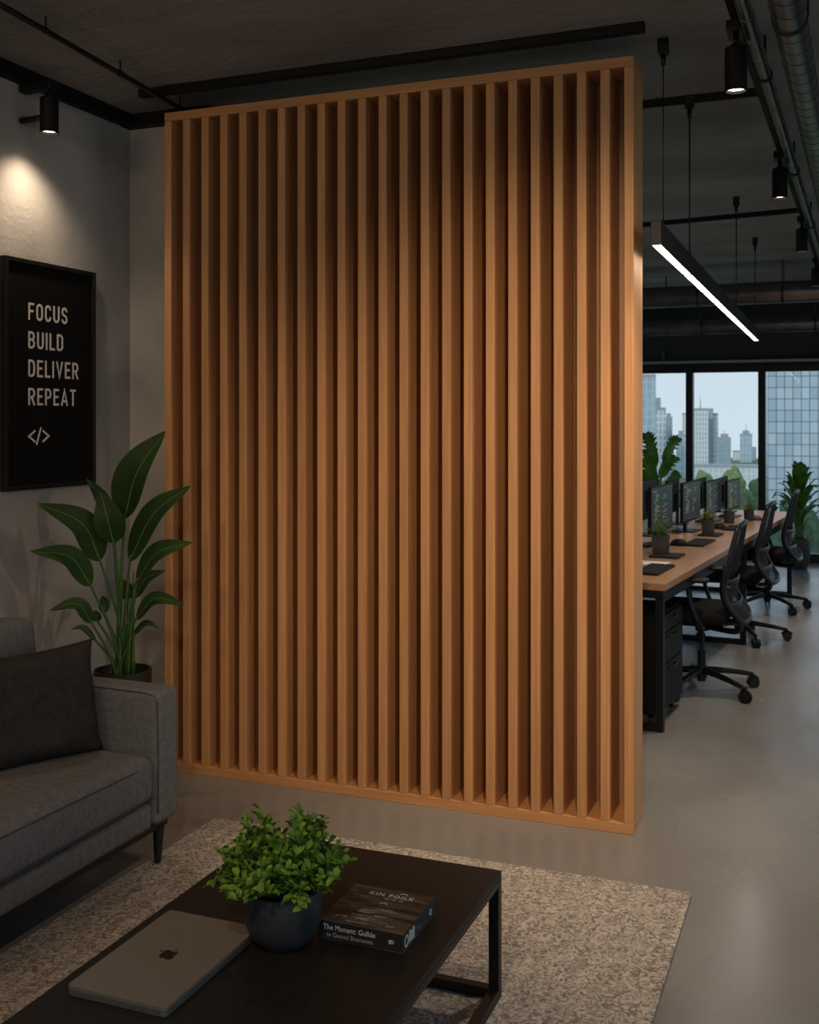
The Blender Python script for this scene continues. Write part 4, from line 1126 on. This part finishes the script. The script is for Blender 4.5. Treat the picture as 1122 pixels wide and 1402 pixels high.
def tower(label, u0, u1, vtop, d, fm, depth=None, rz=0.0, crown=None, mast=0.0, grp='towers of the skyline'):
    u = (u0 + u1) / 2; x, y = world_xy(u, d); w = (u1 - u0) / F * d
    zt = EYE + (575 - vtop) / F * d; dp = depth or w * .8
    t = thing('tower', label, 'building', (x, y, GZ), TH * 0 + math.atan2(-x, y) + rz, grp)
    bm = BM(); hgt = zt - GZ
    vs = [(-w / 2, -dp / 2), (w / 2, -dp / 2), (w / 2, dp / 2), (-w / 2, dp / 2)]
    uvl = bm.loops.layers.uv.new('UVMap'); run = 0
    for i in range(4):
        a, b = vs[i], vs[(i + 1) % 4]; L = math.hypot(b[0] - a[0], b[1] - a[1])
        f = bm.faces.new([bm.verts.new((*a, 0)), bm.verts.new((*b, 0)), bm.verts.new((*b, hgt)), bm.verts.new((*a, hgt))])
        for lp, (uu, vv_) in zip(f.loops, ((run, 0), (run + L, 0), (run + L, hgt), (run, hgt))): lp[uvl].uv = (uu, vv_)
        run += L
    link('facade', bm, fac[fm], t)
    bm = BM(); box(bm, -w / 2, w / 2, -dp / 2, dp / 2, hgt, hgt + 1.2)
    if crown: box(bm, -w * crown / 2, w * crown / 2, -dp * crown / 2, dp * crown / 2, hgt + 1.2, hgt + 1.2 + .08 * w + 1.5)
    link('roof', bm, roofm, t)
    if mast: bm = BM(); cyl(bm, (0, 0, hgt), (0, 0, hgt + mast), .35, .1, seg=8); link('mast', bm, roofm, t)
tower('tall blue glass tower at the far left, beside the partition edge', 868, 896, 517, 420, 'a', rz=.2)
tower('blue-grey tower with a lower flat roof behind the far-left glass one', 893, 905, 548, 520, 'c')
tower('pale gridded block in front of the far-left towers', 897, 912, 562, 450, 'b')
tower('slim slate block right of the pale left block', 911, 921, 574, 540, 'c', crown=.6)
tower('low grey tower with stepped top in the left window', 926, 940, 598, 560, 'a', crown=.5)
tower('bluish tower half hidden behind the left window mullion', 935, 952, 568, 700, 'e')
tower('pale grid tower, tallest in the middle window', 949, 970, 562, 600, 'b', mast=8)
tower('dark glass side tower joined right of the tallest middle tower', 968.5, 977, 562, 610, 'c')
tower('light narrow block right of the dark glass side tower', 976, 984, 568.5, 615, 'b')
tower('slate office block with a flat roof left of centre in the middle window', 984, 1001, 601, 700, 'c', crown=.6, mast=6)
tower('slim blue tower with a rooftop mast right of centre in the middle window', 1014, 1030, 596, 760, 'a', crown=.55, mast=9)
tower('small pale block left of the slim masted tower', 1004, 1014, 619, 800, 'e')
tower('small slate block right of the slim masted tower', 1029, 1036, 614, 800, 'c')
tower('wide pale low-rise across the foot of the middle skyline', 950, 1040, 640, 420, 'e', depth=8)
tower('huge glass curtain-wall tower filling the right window', 1051, 1128, 420, 190, 'd', depth=10, rz=.10)

# trees of the park
TREE = []
for s in range(4):
    bmc = BM(); bmesh.ops.create_icosphere(bmc, subdivisions=4, radius=1.0)
    for v in bmc.verts:
        p = v.co.copy(); nn = noise.fractal(p * 1.6 + Vector((s * 9, 0, 0)), 1.0, 2.0, 5)
        v.co = p * (1 + .38 * nn + .07 * noise.noise(p * 9 + Vector((s, 0, 0)))); v.co.z *= .95
    me = bpy.data.meshes.new('crown'); bmc.to_mesh(me); bmc.free()
    for p in me.polygons: p.use_smooth = True
    TREE.append(me)
crownm = [leaf_mat('crown_green', (.042, .085, .045), (.095, .155, .080), .8, 7), leaf_mat('crown_dark', (.025, .058, .036), (.062, .105, .060), .8, 7), leaf_mat('crown_light', (.12, .18, .075), (.21, .28, .12), .8, 7)]
barkm = mat('bark', (.06, .045, .035), .9)
tm = bpy.data.meshes.new('trunk'); b_ = BM(); cyl(b_, (0, 0, 0), (0, 0, 1), .035, .02, seg=8); b_.to_mesh(tm); b_.free(); tm.materials.append(barkm)
KIND = ['mid-green round-crowned park tree below the windows', 'dark green park tree in the lower foreground below the windows', 'pale yellow-green park tree near the foot of the skyline']
variants = {}
rt = random.Random(8)
spots = []
for i in range(7): spots.append((876 + i * 43 + rt.uniform(-2, 2), rt.uniform(268, 290), rt.uniform(638, 654), 2 if rt.random() < .6 else 0))
for i in range(6): spots.append((862 + i * 52 + rt.uniform(-2, 2), rt.uniform(214, 222), rt.uniform(656, 672), 0 if rt.random() < .6 else 1))
for i in range(4): spots.append((890 + i * 68 + rt.uniform(-3, 3), rt.uniform(154, 162), rt.uniform(680, 700), 1 if rt.random() < .6 else 0))
for i in range(3): spots.append((900 + i * 90 + rt.uniform(-4, 4), rt.uniform(102, 110), rt.uniform(715, 735), 1 if rt.random() < .6 else 0))
for i, (u, d, vt, kd) in enumerate(spots):
    x, y = world_xy(u, d); zt = EYE - (vt - 575) / F * d
    hgt = zt - GZ; r = d / F * (16.5, 20, 27, 36)[(d < 250) + (d < 200) + (d < 130)]
    t = thing('tree', KIND[kd], 'tree', (x, y, GZ), rt.uniform(0, 6), 'park trees, ' + ('mid green', 'dark green', 'pale green')[kd])
    key = (i % 4, kd)
    if key not in variants:
        me = TREE[i % 4].copy(); me.materials.clear(); me.materials.append(crownm[kd]); variants[key] = me
    o = bpy.data.objects.new('crown', variants[key]); COL.objects.link(o); o.parent = t
    o.scale = (r, r, hgt * .36); o.location = (0, 0, hgt - hgt * .36)
    o = bpy.data.objects.new('trunk', tm); COL.objects.link(o); o.parent = t; o.scale = (10, 10, hgt * .7)

# ---------------------------------------------------------------- light
w = bpy.data.worlds.new('sky'); SC.world = w; w.use_nodes = True
nt = w.node_tree; bg = nt.nodes['Background']
tc = nt.nodes.new('ShaderNodeTexCoord'); sp = nt.nodes.new('ShaderNodeSeparateXYZ'); rp_ = nt.nodes.new('ShaderNodeValToRGB')
nt.links.new(tc.outputs['Generated'], sp.inputs[0]); nt.links.new(sp.outputs['Z'], rp_.inputs['Fac'])
rp_.color_ramp.elements[0].position = 0.0; rp_.color_ramp.elements[0].color = (.60, .68, .74, 1)
rp_.color_ramp.elements[1].position = .35; rp_.color_ramp.elements[1].color = (.45, .57, .70, 1)
nt.links.new(rp_.outputs['Color'], bg.inputs['Color']); bg.inputs['Strength'].default_value = 1.2

def light(name, kind, loc, energy, col, aim=None, **k):
    l = bpy.data.lights.new(name, kind); l.energy = energy; l.color = col
    for a, b in k.items(): setattr(l, a, b)
    o = bpy.data.objects.new(name, l); COL.objects.link(o); o.location = loc
    if aim: o.rotation_euler = (Vector(aim) - Vector(loc)).to_track_quat('-Z', 'Y').to_euler()
    return o
WARM = (1, .76, .52)
# lamp over the poster
light('wall_lamp', 'SPOT', (-3.03, 3.616, 2.728), 18, WARM, (-3.10, 3.62, .9), spot_size=math.radians(124), spot_blend=1.0, shadow_soft_size=.03)
# the four ceiling spots seen on the long track, and the two of the same track above the lounge
for i, y in enumerate((3.86, 5.80, 7.70, 9.72)):
    light('track_lamp', 'SPOT', (at_line(-.41, y), y, 2.665), 75, (1, .80, .60), (at_line(-.41, y), y, 0), spot_size=math.radians(75), spot_blend=.7, shadow_soft_size=.035)
light('lounge_lamp', 'SPOT', (-.36, 1.95, 2.66), 150, WARM, (-.82, 4.07, 1.0), spot_size=math.radians(80), spot_blend=1.0, shadow_soft_size=.05)
light('lounge_lamp', 'SPOT', (1.55, 2.9, 2.66), 85, WARM, (-.95, 4.1, 1.1), spot_size=math.radians(52), spot_blend=1.0, shadow_soft_size=.04)
light('lounge_warm_fill', 'AREA', (-2.3, .4, 2.72), 13, (1, .66, .36), (-1.8, 4.0, 1.3), shape='RECTANGLE', size=.9, size_y=.2)  # unseen warm fill, added to even out the light on the partition
light('lounge_lamp', 'SPOT', (-.55, .30, 2.66), 60, WARM, (-1.3, 2.6, 0), spot_size=math.radians(80), spot_blend=.8, shadow_soft_size=.05)
# daylight openings (sampling portals only)
for (a, b) in RW:
    l = bpy.data.lights.new('portal', 'AREA'); l.shape = 'RECTANGLE'; l.size = 2.08; l.size_y = b - a - .12; l.cycles.is_portal = True
    o = bpy.data.objects.new('portal', l); COL.objects.link(o); o.location = (XR + .04, (a + b) / 2, 1.45); o.rotation_euler = (0, PI / 2, 0)
l = bpy.data.lights.new('portal', 'AREA'); l.shape = 'RECTANGLE'; l.size = XR - XL; l.size_y = 1.98; l.cycles.is_portal = True
o = bpy.data.objects.new('portal', l); COL.objects.link(o); o.location = ((XL + XR) / 2, YB - .06, 1.09); o.rotation_euler = (-PI / 2, 0, 0)

l = bpy.data.lights.new('portal', 'AREA'); l.shape = 'RECTANGLE'; l.size = 3.48; l.size_y = 2.18; l.cycles.is_portal = True
o = bpy.data.objects.new('portal', l); COL.objects.link(o); o.location = (.2, YF - .04, 1.45); o.rotation_euler = (PI / 2, 0, 0)
for (a, b) in LW_:
    l = bpy.data.lights.new('portal', 'AREA'); l.shape = 'RECTANGLE'; l.size = 2.08; l.size_y = b - a - .12; l.cycles.is_portal = True
    o = bpy.data.objects.new('portal', l); COL.objects.link(o); o.location = (XL - .04, (a + b) / 2, 1.45); o.rotation_euler = (0, -PI / 2, 0)
light('facade_fill_sun', 'SUN', (0, -20, 40), 1.3, (1, .96, .9), (14, 60, -22), angle=math.radians(12))  # soft sun added behind the camera to brighten the tower facades

vs = SC.view_settings
SC.display_settings.display_device = 'sRGB'
vs.view_transform = 'Standard'; vs.look = 'None'; vs.exposure = 0.0; vs.gamma = 1.0; vs.use_curve_mapping = False
SC.cycles.max_bounces = 8; SC.cycles.diffuse_bounces = 4; SC.cycles.glossy_bounces = 4; SC.cycles.transparent_max_bounces = 12
SC.cycles.sample_clamp_indirect = 6.0
